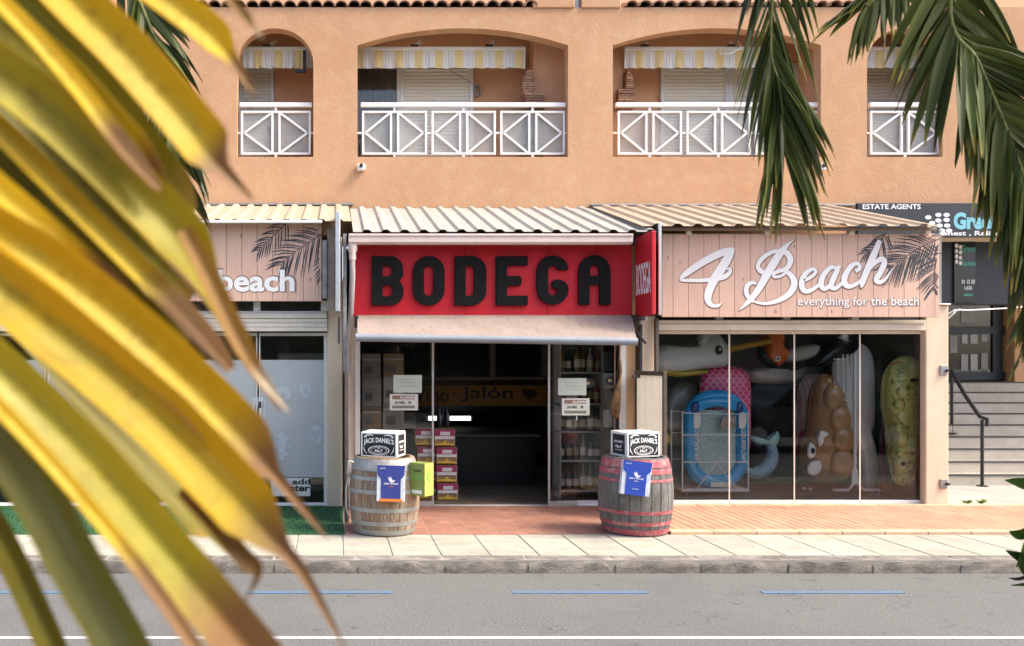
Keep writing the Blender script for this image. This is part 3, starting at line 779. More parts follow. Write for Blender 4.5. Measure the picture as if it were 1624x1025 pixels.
for i, (a, b) in enumerate(doors):
    xa, xb = px(a, GY), px(b, GY)
    f = MB()
    f.box(xa, xb, GY - .02, GY + .02, zg0, pz(797, GY), .003).box(xa, xb, GY - .02, GY + .02, pz(533, GY), zg1, .003)
    f.box(xb - .04 if b == 519 else xb - .014, xb, GY - .019, GY + .019, pz(797, GY), pz(533, GY), .002).box(xa, xa + (.014), GY - .019, GY + .019, pz(797, GY), pz(533, GY), .002)
    d = f.build('glass_door', PVC, ls)
    MB().box(xa + .015, xb - .041 if b == 519 else xb - .015, GY - .004, GY + .004, pz(797, GY), pz(533, GY)).build('pane', GLASS, d)
    FROSTF = MATS.get('frost_film')
    if FROSTF is None:
        tt = NT('frost_film'); trn = tt.n('ShaderNodeBsdfTransparent'); bb = tt.bsdf((0.64, 0.67, 0.67), 0.35, 0, 0.5, out=False); mx = tt.n('ShaderNodeMixShader'); mx.inputs[0].default_value = 0.6
        tt.l(trn.outputs[0], mx.inputs[1]); tt.l(bb, mx.inputs[2]); tt.l(mx.outputs[0], tt.out.inputs[0]); MATS['frost_film'] = FROSTF = tt.m
    MB().box(xa + .016, xb - .042 if b == 519 else xb - .016, GY - .0065, GY - .0045, pz(757, GY), pz(571, GY)).build('frosted_film', FROSTF, d)
B('door_sill', PVC, ls, XL0, px(521, GY), GY - .06, GY + .05, 0.125, zg0 - .001)
FILMP = mat('grey_film_print', (.36, .42, .46), .5, (.52, .56, .58), ns=14, lo=.4, hi=.55); FILMW = mat('white_film_print', (.72, .74, .74), .5)
for (u, v, ru, rv, m_) in ((484, 619, 10, 12, FILMP), (448, 624, 13, 13, FILMP), (447, 708, 14, 22, FILMP), (500, 690, 12, 16, FILMP), (380, 660, 12, 30, FILMP)):
    e = [(px(a, GY), pz(b, GY)) for a, b in ellipse(u, v, ru, rv, 22)]; e2 = [(px(a, GY), pz(b, GY)) for a, b in ellipse(u, v, ru + 2, rv + 2, 22)]
    MB().prism(e, GY - .0098, GY - .0088).build('film_print', m_, ls)
for k in range(5):
    MB().prism([(px(q, GY), pz(w_, GY)) for q, w_ in ((380 + 9 * k, 690), (384 + 9 * k, 690), (402 + 5 * k, 630), (399 + 5 * k, 630))], GY - .0085, GY - .0072).build('film_print', FILMW if k % 2 else FILMP, ls)
B('handle', BLACKM, ls, px(411.5, GY), px(414.5, GY), GY - .045, GY - .021, pz(647, GY), pz(637, GY))
MB().box(XL0, XLP1, 13.5, 13.6, 0.1, 3.4).box(XL0 - .1, XL0, 10.5, 13.5, .1, 3.4).build('shop_wall', GREYWALL, ls)
MB().box(XL0, XLP1, 10.6, 13.5, 3.2, 3.28).build('shop_ceiling', GREYWALL, ls)
MB().box(XL0, XLP1, 10.56, 13.5, 0.08, 0.128).build('shop_floor', mat('grey_floor_tile', (0.22, 0.21, 0.2), 0.4), ls)
sg = thing('shop_sign', 'plank-print sign reading beach beside yellow leaves, with dark palm print', 'sign', (px(400, SYF), SYF, pz(478, SYF)))
B('board', PLANKS, sg, XL0 + .3, px(510, SYF), SYF, SYF + .03, pz(478, SYF), pz(352, SYF), .003)
text('beach', WINK, sg, px(406, SYF), SYF - .003, pz(463, SYF), w=(467 - 345) * SYF / FPX, h=(463 - 428) * SYF / FPX, off=.028)
SHADOWINK = mat('brown_shadow_ink', (0.27, 0.15, 0.11), 0.6)
text('beach', SHADOWINK, sg, px(407, SYF), SYF - .0015, pz(464.5, SYF), w=(470 - 343) * SYF / FPX, h=(466 - 427) * SYF / FPX, off=.045)
PRINT = mat('dark_palm_ink', (0.035, 0.038, 0.045), 0.6, (0.07, 0.07, 0.075), ns=8)
def palm_print(parent, strokes, Y):
    mb = MB(); k = 0
    for (rach, nl, la, lb, lena, lenb, clip) in strokes:
        P = catmull([(px(u, Y), pz(v, Y)) for u, v in rach], 8); m = len(P)
        ribbon(mb, [(a, b, .011 - .006 * i / m) for i, (a, b) in enumerate(P)], Y - .0022 - .00003 * k, .0004, smooth=False); k += 1
        for i in range(nl):
            f = (i + .5) / nl; q = min(m - 2, int(f * (m - 1))); a, b = P[q]; dx, dz = P[q + 1][0] - a, P[q + 1][1] - b
            an = math.atan2(dz, dx)
            for s, ang, ln in ((1, la, lena), (-1, lb, lenb)):
                L = ln * Y / FPX * (0.62 + 0.38 * math.sin(PI * min(1, f + .18))) * random.uniform(.88, 1.06); th = an + s * R(ang + random.uniform(-4, 4)) * (1 - .45 * f)
                ex, ez = a + L * math.cos(th), b + L * math.sin(th) - L * L * .25
                mx_, mz = (a + ex) / 2, (b + ez) / 2 + L * .05
                cx_, cz0, cz1 = clip
                pts = [(a, b, .006), ((a + mx_) / 2, (b + mz) / 2, .013), (mx_, mz, .0155), ((ex + mx_) / 2, (ez + mz) / 2 - L * .01, .011), (ex, ez, .002)]
                pts = [p for p in pts if p[0] < cx_ - .004 and cz0 + .004 < p[1] < cz1 - .004]
                if len(pts) > 1: ribbon(mb, pts, Y - .0022 - .00003 * k, .0004, 4); k = (k + 1) % 40
    mb.build('palm_print', PRINT, parent, recalc=False)
clipL = (px(509, SYF), pz(478, SYF), pz(352, SYF))
palm_print(sg, [([(512, 370), (490, 385), (462, 404), (446, 420)], 16, 52, 52, 50, 46, clipL), ([(458, 350), (440, 368), (424, 384), (410, 398)], 11, 48, 48, 34, 30, clipL), ([(515, 405), (511, 425), (509, 445)], 7, 60, 50, 20, 22, clipL)], SYF)
# sticker with lettering on the glass
st = thing('window_sticker', 'white sticker lettered add water low on the left shop door', 'sticker', (px(475, GY - .01), GY - .012, pz(787, GY - .01)))
B('sheet', PAPER, st, px(430, GY - .01), px(492, GY - .01), GY - .0105, GY - .0085, pz(787, GY - .01), pz(758.5, GY - .01), .0005)
text('add', INK, st, px(478, GY - .012), GY - .012, pz(768.6, GY - .012), w=29 * GY / FPX, h=9 * GY / FPX, off=.03)
text('water', INK, st, px(468, GY - .012), GY - .0125, pz(779.5, GY - .012), w=46 * GY / FPX, h=9.5 * GY / FPX, off=.03)
for u, z0 in ((455, 640), (425, 655)):
    t = thing('display_mask', 'round dark swim mask seen through the frosted left door, %s' % ('by the door edge' if u == 455 else 'nearer the yellow leaf'), 'mask', (px(u + 30, 11), 11.0, pz(633, 11)))
    inst('frame', MB().lathe([(0.0, -.02), (.075, -.02), (.085, 0), (.075, .02), (0, .02)], seg=16).mesh('mask_frame', mat('dark_rubber', (.05, .06, .08), .4), smooth=40), t, (0, 0, .02), (R(90), 0, 0))
    B('strap', mat('dark_rubber', (.05, .06, .08), .4), t, px(u + 28, 11), px(u + 33, 11), 11.02, 11.03, pz(633, 11), pz(600, 11))
SHELF = mat('white_shelf', (0.66, 0.65, 0.62), 0.5)
t = thing('display_shelf', 'white shelf unit behind the left shop door', 'shelf', (px(380, 11.3), 11.3, .13))
for z in (.28, .62, 1.0): B('shelf_board', SHELF, t, px(330, 11.3), px(432, 11.3), 11.2, 11.5, z, z + .025)
for u in (332, 430): B('upright', SHELF, t, px(u, 11.3), px(u + 2.5, 11.3), 11.2, 11.5, .13, 1.25)
for k, (u, c) in enumerate(((345, (.55, .10, .08)), (362, (.12, .2, .4)), (384, (.5, .45, .4)), (405, (.55, .12, .08)))):
    z = .305
    tag(MB().box(px(u, 11.3), px(u + 12, 11.3), 11.25, 11.38, z, z + .2 + .03 * (k % 2), .008).build('goods_box', mat('goods_%d' % k, c, .5)), ['red goods box at the leaf end of the shelf', 'blue goods box on the left shop shelf', 'grey goods box on the left shop shelf', 'red goods box at the door end of the left shop shelf'][k], 'box', 'boxes on the left shop shelf')
t = thing('display_cabinet', 'pale tall cabinet behind frosted film of the left shop', 'cabinet', (px(480, 11.6), 11.6, .13))
B('carcass', SHELF, t, px(440, 11.6), px(545, 11.6), 11.6, 12.1, .13, pz(560, 11.6), .02)
B('door_panel', SHELF, t, px(482, 11.6), px(543, 11.6), 11.58, 11.599, .2, pz(567, 11.6), .01)

# --- bodega
bs_ = thing('bodega_shop', 'wine shop with red fascia, open glass doors and dark interior', 'shop', (px(780, GY), GY, 0.12))
XA, XZ = px(549, 10.3), px(1012, 10.3)
roof_sheets(bs_, px(560, 9.93), px(1006, 9.93) + .25, 9.93, pz(367.5, 9.93), FY - .01, pz(331, FY), SHEETW, 0.213, 5)
PINKW = mat('pinkish_white_gutter', (0.74, 0.60, 0.55), 0.5, (0.68, 0.53, 0.48), ns=3, dirt=.25, dirtcol=(.45, .33, .28))
def gprof(y, z): return [(y, z), (y, z - .085), (y + .02, z - .105), (y + .13, z - .105), (y + .13, z - .004), (y + .12, z - .004), (y + .12, z - .093), (y + .026, z - .093), (y + .012, z - .08), (y + .012, z)]
gz = pz(371.5, 9.9)
MB().prismx(gprof(9.90, gz), px(553, 9.9), px(1004, 9.9)).build('gutter', PINKW, bs_)
B('gutter_lip', PINKW, bs_, px(553, 9.9), px(1004, 9.9), 9.888, 9.899, gz - .022, gz + .004, .004)
MB().lathe([(.055, gz - .106), (.055, gz - .17), (.04, gz - .2), (.04, gz - .28)], px(559, 9.97), 9.97, 14).build('gutter_outlet', PINKW, bs_, smooth=50)
MB().tube([(px(559, 9.97), 9.97, gz - .27), (px(559, 9.97), 9.98, gz - .5), (px(556, 10.2), 10.25, gz - .95), (px(553, 10.3), 10.30, gz - 1.1), (px(553, 10.3), 10.30, .14)], .032, 10).build('downpipe', mat('grey_pink_pipe', (.52, .45, .42), .5, (.42, .36, .34)), bs_, smooth=60)
B('pillar', CREAM, bs_, px(555, 10.42), px(569, 10.42), 10.42, 10.7, .10, 3.2, .006)
B('door_jamb', PVC, bs_, px(563, 10.41), px(571, 10.41), 10.405, 10.419, .13, 2.6, .003)
B('pillar', mat('orange_render', (.72, .47, .25), .85), bs_, px(988, 10.42), px(1008, 10.42), 10.42, 10.7, .10, 3.2, .006)
B('door_jamb', PVC, bs_, px(982, 10.41), px(993, 10.41), 10.405, 10.419, .13, 2.6, .003)
B('pillar', CREAM, bs_, px(1016, 10.38), px(1039, 10.38), 10.38, 10.7, .10, 3.2, .006)
MB().box(px(569, 10.5) + .001, px(988, 10.5), 10.44, 10.60, pz(541, 10.4), 3.2).build('lintel', CREAMPANEL, bs_)
# sign board
rs = thing('shop_sign', 'red wooden fascia with raised black letters BODEGA', 'sign', (px(780, SYF), SYF, pz(500, SYF)))
seams = [556, 738, 868, 1003]
for a, b in zip(seams, seams[1:]):
    B('board', RED, rs, px(a, SYF) + .0015, px(b, SYF) - .0015, SYF, SYF + .04, pz(501, SYF), pz(384, SYF), .004)
BLK = mat('black_painted_letter', (0.008, 0.0075, 0.0075), 0.8, (0.014, 0.013, 0.012), spec=.15, ns=8, bump=.25, bs=30, bd=.004)
sc = SYF / FPX
def arc(cx, cz, rx, rz, a0, a1, n=8): return [(cx + rx * math.cos(R(a0 + (a1 - a0) * k / n)), cz + rz * math.sin(R(a0 + (a1 - a0) * k / n))) for k in range(n + 1)]
H = 77; W = 49
LET = {
 'B': [[(0, 0), (27, 0)] + arc(29, 20, 20, 20, -90, 0) + [(49, 28)] + [(43, 38.5)] + [(48.5, 47)] + arc(28.5, 57, 20, 20, 0, 90) + [(27, 77), (0, 77)], rrect(16, 13.5, 33, 32, 8, rs=(2, 8, 8, 2)), rrect(16, 45, 32, 63, 8, rs=(2, 8, 8, 2))],
 'O': [rrect(0, 0, W, H, 24, 8), rrect(16.5, 14, 32.5, 63, 7.9, 6)],
 'D': [rrect(0, 0, W, H, 3, 8, rs=(2, 23, 23, 2)), rrect(16, 14, 31, 63, 3, 5, rs=(2, 9, 9, 2))],
 'E': [[(1, 0), (48, 0), (49, 2), (49, 13), (48, 14.5), (16, 14.5), (16, 31.5), (37, 31.5), (39, 34), (39, 43), (37, 45.5), (16, 45.5), (16, 63), (48, 63), (49, 65), (49, 76), (48, 77), (1, 77), (0, 76), (0, 1)]],
 'A': [[(1, 0), (15, 0), (16, 1), (16, 32), (33, 32), (33, 1), (34, 0), (48, 0), (49, 1), (49, 53)] + arc(24.5, 53, 24.5, 24.5, 0, 180, 14) + [(0, 1)], rrect(16.5, 45, 32.5, 62.5, 6, 5, rs=(1, 1, 7.9, 7.9))],
 'G': [[(49, 58)] + arc(24.5, 52.5, 24.5, 24.5, 25, 180, 12) + arc(24.5, 24.5, 24.5, 24.5, 180, 360, 14) + arc(31, 24, 18, 15, 10, 95, 7) + arc(30, 32, 6.5, 7, 95, 265, 7) + arc(25, 22, 8, 7.5, 30, -90, 6) + arc(24.5, 22, 8, 8, -90, -180, 5) + arc(24.5, 53, 8, 9, 180, 60, 7) + [(33, 56.5), (34.5, 55), (47.5, 55)]],
}
for ch, u0 in zip('BODEGA', (590, 655, 721, 786.5, 851, 917)):
    me = curve_mesh('letter', [[(a * sc, b * sc) for a, b in pl] for pl in LET[ch]], 0.020, 0.004, BLK)
    v0 = 484.5 if ch not in 'GA' else 483.5
    inst('letter', me, rs, Vector((px(u0, SYF), SYF - .0215, pz(v0, SYF))) - ORI[rs.name])
# awning over the door
CANV = None
tt = NT('pale_canvas'); c = tt.mix(tt.ramp(tt.noise(2.5, 4, .6), [(.35, 0), (.7, 1)]), (.42, .33, .28), (.35, .27, .225)); c = tt.mix(tt.math('MULTIPLY', tt.ramp(tt.noise(6, 4, .7, tt.mapped((3, 1, 1))), [(.5, 0), (.7, 1)]), .6), c, (.27, .20, .16))
bq = tt.bsdf(c, .8, 0, .25, out=False); tlq = tt.n('ShaderNodeBsdfTranslucent'); tt.l(c, tlq.inputs[0]); mxq = tt.n('ShaderNodeMixShader'); mxq.inputs[0].default_value = .2
tt.l(bq, mxq.inputs[1]); tt.l(tlq.outputs[0], mxq.inputs[2]); tt.l(mxq.outputs[0], tt.out.inputs[0]); CANV = tt.m
aw = thing('shop_awning', 'pale canvas awning over the shop door under the red fascia', 'awning', (px(780, 10), 10.0, pz(540, 10)))
rows = []
for i in range(9):
    f = i / 8; Y = 10.17 - .62 * f; v0 = 501 + 27 * f
    row = []
    for k in range(41):
        q = k / 40; u = 565 + (1000 - 565 + 8 * f) * q
        row.append((px(u + 2, Y), Y, pz(500, 10.17) - .262 * f ** 1.12 - .018 * math.sin(PI * f) * (1 + .3 * math.sin(q * 9)) - q * .042 * f))
    rows.append(row)
MB().grid(rows).build('canvas', CANV, aw, smooth=170, recalc=False)
zl, zr = rows[-1][0][2], rows[-1][-1][2]
MB().tube([(px(564, 9.545), 9.545, zl - .015), (px(1010, 9.545), 9.545, zr - .017)], .043, 12).build('front_bar', mat('grey_blue_bar', (.26, .28, .31), .5, (.21, .23, .26)), aw, smooth=50)
B('cassette', BLACKM, aw, px(562, 10.15), px(568, 10.15), 10.05, 10.19, pz(520, 10.15), pz(502, 10.15))
B('cassette', BLACKM, aw, px(1000, 10.15), px(1006, 10.15), 10.05, 10.19, pz(520, 10.15), pz(500, 10.15))
for a, b in ((570, zl), (1006, zr)):
    MB().tube([(px(a, 9.95), 10.12, pz(512, 10.1)), (px(a, 9.95), 9.60, b - .03)], .014, 7).build('arm', BLACKM, aw, smooth=60)
# glass doors: fixed leaf and slid leaf at each side of the opening
zt = pz(541, GY); zd = pz(803, GY)
for (a, b, side_) in ((571, 660, 0), (640, 688, 1), (869, 915, 1), (884, 983, 0)):
    Yd = GY - .02 if side_ else GY + .05
    xa, xb = px(a, Yd), px(b, Yd)
    fr = MB().box(xa, xb, Yd - .014, Yd + .014, zd, zd + .062, .003)
    if side_: fr.box((xb - .024) if a < 700 else xa, xb if a < 700 else xa + .024, Yd - .013, Yd + .013, zd + .062, zt, .002)
    d = fr.build('glass_door', PVC if not side_ else ALU, bs_)
    MB().box(xa + (.025 if (side_ and a > 700) else .002), xb - (.025 if (side_ and a < 700) else .002), Yd - .004, Yd + .004, zd + .062, zt).build('pane', GLASS, d)
for u in (679, 875):
    MB().lathe([(0, -.03), (.028, -.03), (.032, -.02), (.032, .02), (.028, .03), (0, .03)], px(u, GY), GY - .05, 12).build('door_knob', WHITE, bs_, smooth=40)
B('door_track', ALU, bs_, px(569, GY) + .002, px(988, GY) - .002, GY - .05, GY + .08, zt + .001, zt + .04)
B('threshold', PVC, bs_, px(571, GY), px(983, GY), GY - .07, GY + .1, .118, zd - .001)
# interior
FLOORT = mat('brown_floor_tile', (.20, .155, .115), .35, (.15, .115, .085), ns=4, ovar=.15)
fl = MB().box(XA, XZ, GY + .101, 15.2, .06, .124).build('shop_floor', mat('dark_grout', (.12, .10, .085), .8), bs_)
me_t = MB().box(-.147, .147, -.147, .147, -.02, .005, .003).mesh('floor_tile', FLOORT)
y = GY + .27
while y < 12.4:
    x = XA + .2
    while x < XZ - .1:
        inst('floor_tile', me_t, fl, Vector((x, y, .124)) - ORI[bs_.name]); x += .3
    y += .3
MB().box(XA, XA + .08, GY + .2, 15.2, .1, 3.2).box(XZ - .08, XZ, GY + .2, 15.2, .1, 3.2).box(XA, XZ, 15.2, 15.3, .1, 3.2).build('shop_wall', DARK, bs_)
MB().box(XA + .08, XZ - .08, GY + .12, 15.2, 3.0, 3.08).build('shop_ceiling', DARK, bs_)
# transom beam and hand-painted board over the counter
YQ = 12.6
MB().box(XA + .08, XZ - .08, YQ, YQ + .1, pz(603, YQ), pz(598, YQ)).build('beam', mat('brown_beam', (.16, .14, .12), .6), bs_)
for u in (682, 777, 860): B('transom_post', mat('brown_beam', (.16, .14, .12), .6), bs_, px(u, YQ), px(u + 9, YQ), YQ, YQ + .08, pz(598, YQ) + .001, 3.0)
ib = thing('painted_board', 'dark yellow board with black hand lettering inside the wine shop', 'sign', (px(775, YQ), YQ - .03, pz(645, YQ)))
YELB = mat('ochre_board', (.24, .125, .024), .6, (.20, .10, .02), ns=4)
B('board', YELB, ib, px(610, YQ), px(905, YQ), YQ - .03, YQ - .004, pz(644, YQ), pz(611, YQ))
for s, u, w_, v, h in (('Vi', 668, 24, 637, 22), ('no', 698, 28, 637, 14), ('de', 722, 9, 629, 7), ('Jalón', 772, 82, 638, 25)):
    text(s, INK, ib, px(u, YQ), YQ - .032, pz(v, YQ), w=w_ * YQ / FPX, h=h * YQ / FPX, off=.012)
gp = MB(); k = 0
for (gx, gz_) in [(0, 0), (6, 2), (12, 1), (3, 6), (9, 7), (6, 12), (15, 5), (0, 5), (12, 8)]:
    k += 1; cxx, czz = px(832 + gx, YQ), pz(620 + gz_, YQ)
    e = ellipse(cxx, czz, .036, .036, 10); gp.add([(a, YQ - .033 - .0002 * k, b) for a, b in e], [tuple(range(10))])
gp.build('grape_emblem', INK, ib, recalc=False)
lt = thing('tube_light', 'lit white tube light on the dark back of the wine shop', 'lamp', (px(717, 14.9), 14.9, pz(664, 14.9)))
MB().tube([(px(680, 14.9), 14.9, pz(663.5, 14.9)), (px(746, 14.9), 14.9, pz(663.5, 14.9))], .034, 10).build('tube', m_emit('lit_tube', (.95, .98, 1.0), 2.2), lt)
B('tube_fitting', BLACKM, lt, px(676, 14.9), px(750, 14.9), 14.94, 15.0, pz(668, 14.9), pz(660, 14.9))
ct = thing('shop_counter', 'black counter across the back of the wine shop', 'counter', (px(790, 12.25), 12.25, .124))
B('counter_front', mat('black_counter', (.018, .018, .02), .4), ct, px(718, 12.25), px(850, 12.25), 12.25, 12.75, .125, pz(693, 12.25), .01)
B('counter_top', mat('brown_beam', (.16, .14, .12), .6), ct, px(712, 12.25), px(856, 12.25), 12.2, 12.8, pz(693, 12.25) + .001, pz(689, 12.25), .006)
bkc = mat('shelf_dark_wood', (.09, .075, .06), .6)
wsf = thing('wall_shelf', 'dark wall shelf behind the counter of the wine shop', 'shelf', (px(790, 14.7), 14.7, pz(715, 14.7)))
B('shelf_board', bkc, wsf, px(700, 14.7), px(865, 14.7), 14.7, 15.15, pz(716, 14.7), pz(712, 14.7)); B('shelf_back', bkc, wsf, px(700, 14.7), px(865, 14.7), 15.1, 15.16, pz(711.9, 14.7), pz(680, 14.7))
for k, u in enumerate((735, 752, 782, 788, 794, 800)):
    tag(MB().lathe([(0, 0), (.035, 0), (.036, .18), (.013, .22), (.013, .29), (0, .29)], px(u, 14.8), 14.8, 10).build('bottle', mat('dark_bottle', (.015, .03, .018), .15)), '%s dark bottle from the left on the shelf behind the counter' % ('first', 'second', 'third', 'fourth', 'fifth', 'sixth')[k], 'bottle', 'bottles behind the counter')
for o in bpy.data.objects:
    if o.name.startswith('bottle') and o.parent is None and o.location.y > 14.5: o.location.z = pz(712, 14.7) + .001
# --- right beach shop
rb = thing('beach_shop', 'cream beach shop with window of inflatables, right of the red shop', 'shop', (px(1260, GY), GY, 0.15), 'beach shops either side of the red one')
XC0, XC1 = px(1040, 10.4), px(1505, 10.4)
roof_sheets(rb, px(1018, 10.0), px(1490, 10.0), 10.0, pz(358, 10.0), FY - .01, pz(327.5, FY), SHEETP, 0.232, 5)
B('roof_purlin', mat('brown_steel', (.22, .18, .145), .6), rb, px(1050, 10.1), px(1486, 10.1), 10.1, 10.16, pz(365, 10.1), pz(360.5, 10.1))
for u in (1090, 1215, 1349, 1470): B('roof_post', CREAMPANEL, rb, px(u, 10.15), px(u + 8, 10.15), 10.165, 10.235, pz(372, 10.15), pz(358, 10.15))
B('roof_end_trim', WHITE, rb, px(1488, 10.0), px(1500, 10.0), 9.97, 10.12, pz(374, 10.0), pz(370, 10.0))
B('pillar', CREAM, rb, px(1468, 10.4), XC1, 10.40, 10.52, .10, pz(484, 10.4), .012)
B('pillar_cap', PVC, rb, px(1488, 10.38), px(1508, 10.38), 10.37, 10.54, pz(484, 10.38) + .001, pz(481.5, 10.38), .006)
for v in (588, 768):
    q = B('hinge_plate', STEEL, rb, px(1491, 10.39), px(1503, 10.39), 10.385, 10.399, pz(v + 7, 10.39), pz(v - 8, 10.39), .003)
    MB().lathe([(0, -.03), (.013, -.03), (.013, .03), (0, .03)], px(1504, 10.38), 10.376, 8).build('hinge_pin', BLACKM, q) if False else None
    inst('hinge_pin', MB().lathe([(0, 0), (.017, 0), (.017, .03), (0, .03)], seg=10).mesh('hinge_pin', BLACKM), rb, Vector((px(1503, 10.37), 10.384, pz(v, 10.37))) - ORI[rb.name], (R(90), 0, 0))
# beam over the glass: louvre gaps between short posts
B('beam', CREAMPANEL, rb, XC0, px(1467, 10.38), 10.36, 10.56, pz(524, 10.36), pz(514, 10.36), .004)
B('beam_moulding', CREAMPANEL, rb, XC0, px(1467, 10.36), 10.335, 10.359, pz(513.5, 10.36), pz(508, 10.36), .003)
MB().box(XC0, px(1467, 10.36), 10.45, 10.50, pz(508, 10.4), 3.3).build('beam_back', DARK, rb)
for u in (1136, 1243, 1351): B('beam_post', CREAMPANEL, rb, px(u, 10.36), px(u + 11, 10.36), 10.36, 10.44, pz(508, 10.36) + .001, pz(500, 10.36), .003)
zg0, zg1 = pz(799, GY), pz(525, GY)
div = [1040, 1156, 1259, 1363, 1466]
for i, (a, b) in enumerate(zip(div, div[1:])):
    xa, xb = px(a, GY) + .002, px(b, GY) - .002
    f = MB().box(xa, xb, GY - .02, GY + .02, zg0, pz(793, GY), .003).box(xa, xb, GY - .02, GY + .02, pz(530, GY), zg1, .003)
    if b == 1466: f.box(xb - .045, xb, GY - .019, GY + .019, pz(793, GY), pz(530, GY), .003)
    d = f.build('glass_door', PVC, rb)
    xe = xb - .046 if b == 1466 else xb
    MB().box(xa, xe, GY - .004, GY + .004, pz(793, GY), pz(530, GY)).build('pane', GLASS, d)
    if b != 1466: MB().box(xb - .006, xb + .010, GY - .012, GY - .0045, pz(793, GY), pz(530, GY)).build('edge_strip', mat('cream_strip', (.70, .64, .55), .5), d)
B('door_sill', mat('grey_sill', (.42, .40, .37), .7), rb, XC0, px(1468, GY), GY - .06, GY + .06, .13, zg0 - .001)
MB().box(XC0, XC1, 13.6, 13.7, .1, 3.4).box(XC1 - .03, XC1, 10.525, 13.6, .1, 3.4).box(XC0 - .12, XC0 - .02, 10.75, 13.6, .1, 3.4).build('shop_wall', GREYWALL, rb)
MB().box(XC0, XC1, 10.58, 13.6, 3.1, 3.18).build('shop_ceiling', mat('white_ceiling', (.62, .62, .60), .8), rb)
MB().box(XC0, XC1 - .03, GY + .061, 13.6, .08, .158).build('shop_floor', mat('pale_shop_floor', (.36, .35, .33), .4), rb)
# sign
S4 = thing('shop_sign', 'large plank-print sign with white script lettering 4 Beach and palm print', 'sign', (px(1270, SYF), SYF, pz(505, SYF)))
B('board', PLANKS, S4, px(1050, SYF), px(1490, SYF), SYF, SYF + .03, pz(503, SYF), pz(371, SYF), .003)
def z1(x, y): return px(1050 + x / 7.322, SYF), pz(360 + y / 7.322, SYF)
def z2(x, y): return px(1250 + x / 6.028, SYF), pz(360 + y / 6.028, SYF)
k1 = SYF / FPX / 7.322; k2 = SYF / FPX / 6.028
ST1 = [[(825, 262, 60), (735, 285, 95), (610, 335, 100), (440, 430, 95), (300, 525, 85), (225, 590, 50), (230, 618, 40), (330, 622, 46), (470, 620, 52), (600, 606, 62), (720, 580, 70), (785, 530, 50), (785, 490, 44), (752, 492, 24)],
       [(830, 250, 40), (770, 350, 110), (690, 480, 125), (610, 600, 120), (550, 730, 110), (530, 820, 100), (550, 890, 72), (605, 918, 50), (660, 910, 38), (682, 885, 14)],
       [(1545, 138, 2), (1470, 195, 40), (1385, 285, 92), (1290, 430, 112), (1200, 580, 105), (1120, 720, 92), (1010, 860, 70), (885, 975, 3)],
       [(1400, 285, 50), (1300, 285, 52), (1180, 350, 58), (1112, 440, 56), (1130, 500, 66), (1190, 540, 60)],
       [(1350, 290, 55), (1440, 300, 78), (1488, 380, 82), (1450, 480, 66), (1370, 510, 52), (1300, 540, 45), (1300, 580, 40), (1370, 575, 36), (1430, 535, 40)],
       [(1430, 510, 46), (1500, 570, 76), (1532, 660, 90), (1480, 770, 86), (1360, 850, 64), (1220, 888, 46), (1120, 882, 36), (1050, 862, 20)],
       [(1095, 665, 30), (1050, 645, 48), (990, 680, 64), (975, 760, 64), (1010, 830, 60), (1060, 870, 40)]]
ST2 = [[(150, 515, 34), (230, 470, 40), (262, 425, 36), (225, 405, 40), (160, 450, 58), (126, 540, 64), (150, 610, 58), (220, 605, 46), (300, 545, 36)],
       [(455, 395, 40), (400, 390, 48), (330, 470, 62), (312, 550, 66), (345, 592, 52), (410, 545, 40), (450, 480, 36)],
       [(485, 370, 44), (455, 440, 60), (415, 530, 62), (410, 575, 56), (455, 585, 46), (520, 530, 34)],
       [(640, 425, 44), (680, 395, 44), (662, 350, 42), (600, 375, 56), (540, 470, 68), (540, 545, 66), (590, 570, 50), (665, 535, 40), (710, 490, 30)],
       [(872, 130, 52), (832, 230, 70), (770, 370, 74), (700, 540, 66), (680, 565, 50)],
       [(745, 440, 30), (820, 350, 46), (890, 310, 62), (915, 345, 66), (880, 430, 66), (840, 500, 62), (865, 530, 50), (925, 500, 34), (995, 395, 6)]]
mb = MB(); sh = MB(); k = 0
for pts in ST1 + ST2:
    one = pts in ST1
    q = [(*(z1 if one else z2)(a, b), w * .84 * (k1 if one else k2)) for a, b, w in pts]
    ribbon(mb, q, SYF - .0045 - .00025 * k, .002, 8); ribbon(sh, [(a + .004, b - .006, w + .018) for a, b, w in q], SYF - .0022 - .00005 * k, .001, 8); k += 1
sh.build('lettering_shadow', SHADOWINK, S4, recalc=False)
mb.build('lettering', WINK, S4, recalc=False)
text('everything for the beach', WINK, S4, px(1361, SYF), SYF - .004, pz(489, SYF), w=192 * sc, h=18 * sc, off=.008)
text('everything for the beach', SHADOWINK, S4, px(1362.5, SYF), SYF - .002, pz(490.5, SYF), w=193.5 * sc, h=19.5 * sc, off=.012)
clipR = (px(1489, SYF), pz(503, SYF), pz(371, SYF))
palm_print(S4, [([(1492, 378), (1464, 390), (1435, 408), (1410, 426)], 20, 52, 52, 58, 50, clipR), ([(1485, 412), (1482, 432), (1480, 460)], 13, 58, 60, 40, 40, clipR), ([(1405, 368), (1392, 388), (1372, 402)], 10, 50, 40, 34, 26, clipR), ([(1494, 402), (1470, 404), (1450, 412)], 8, 50, 50, 26, 24, clipR)], SYF)

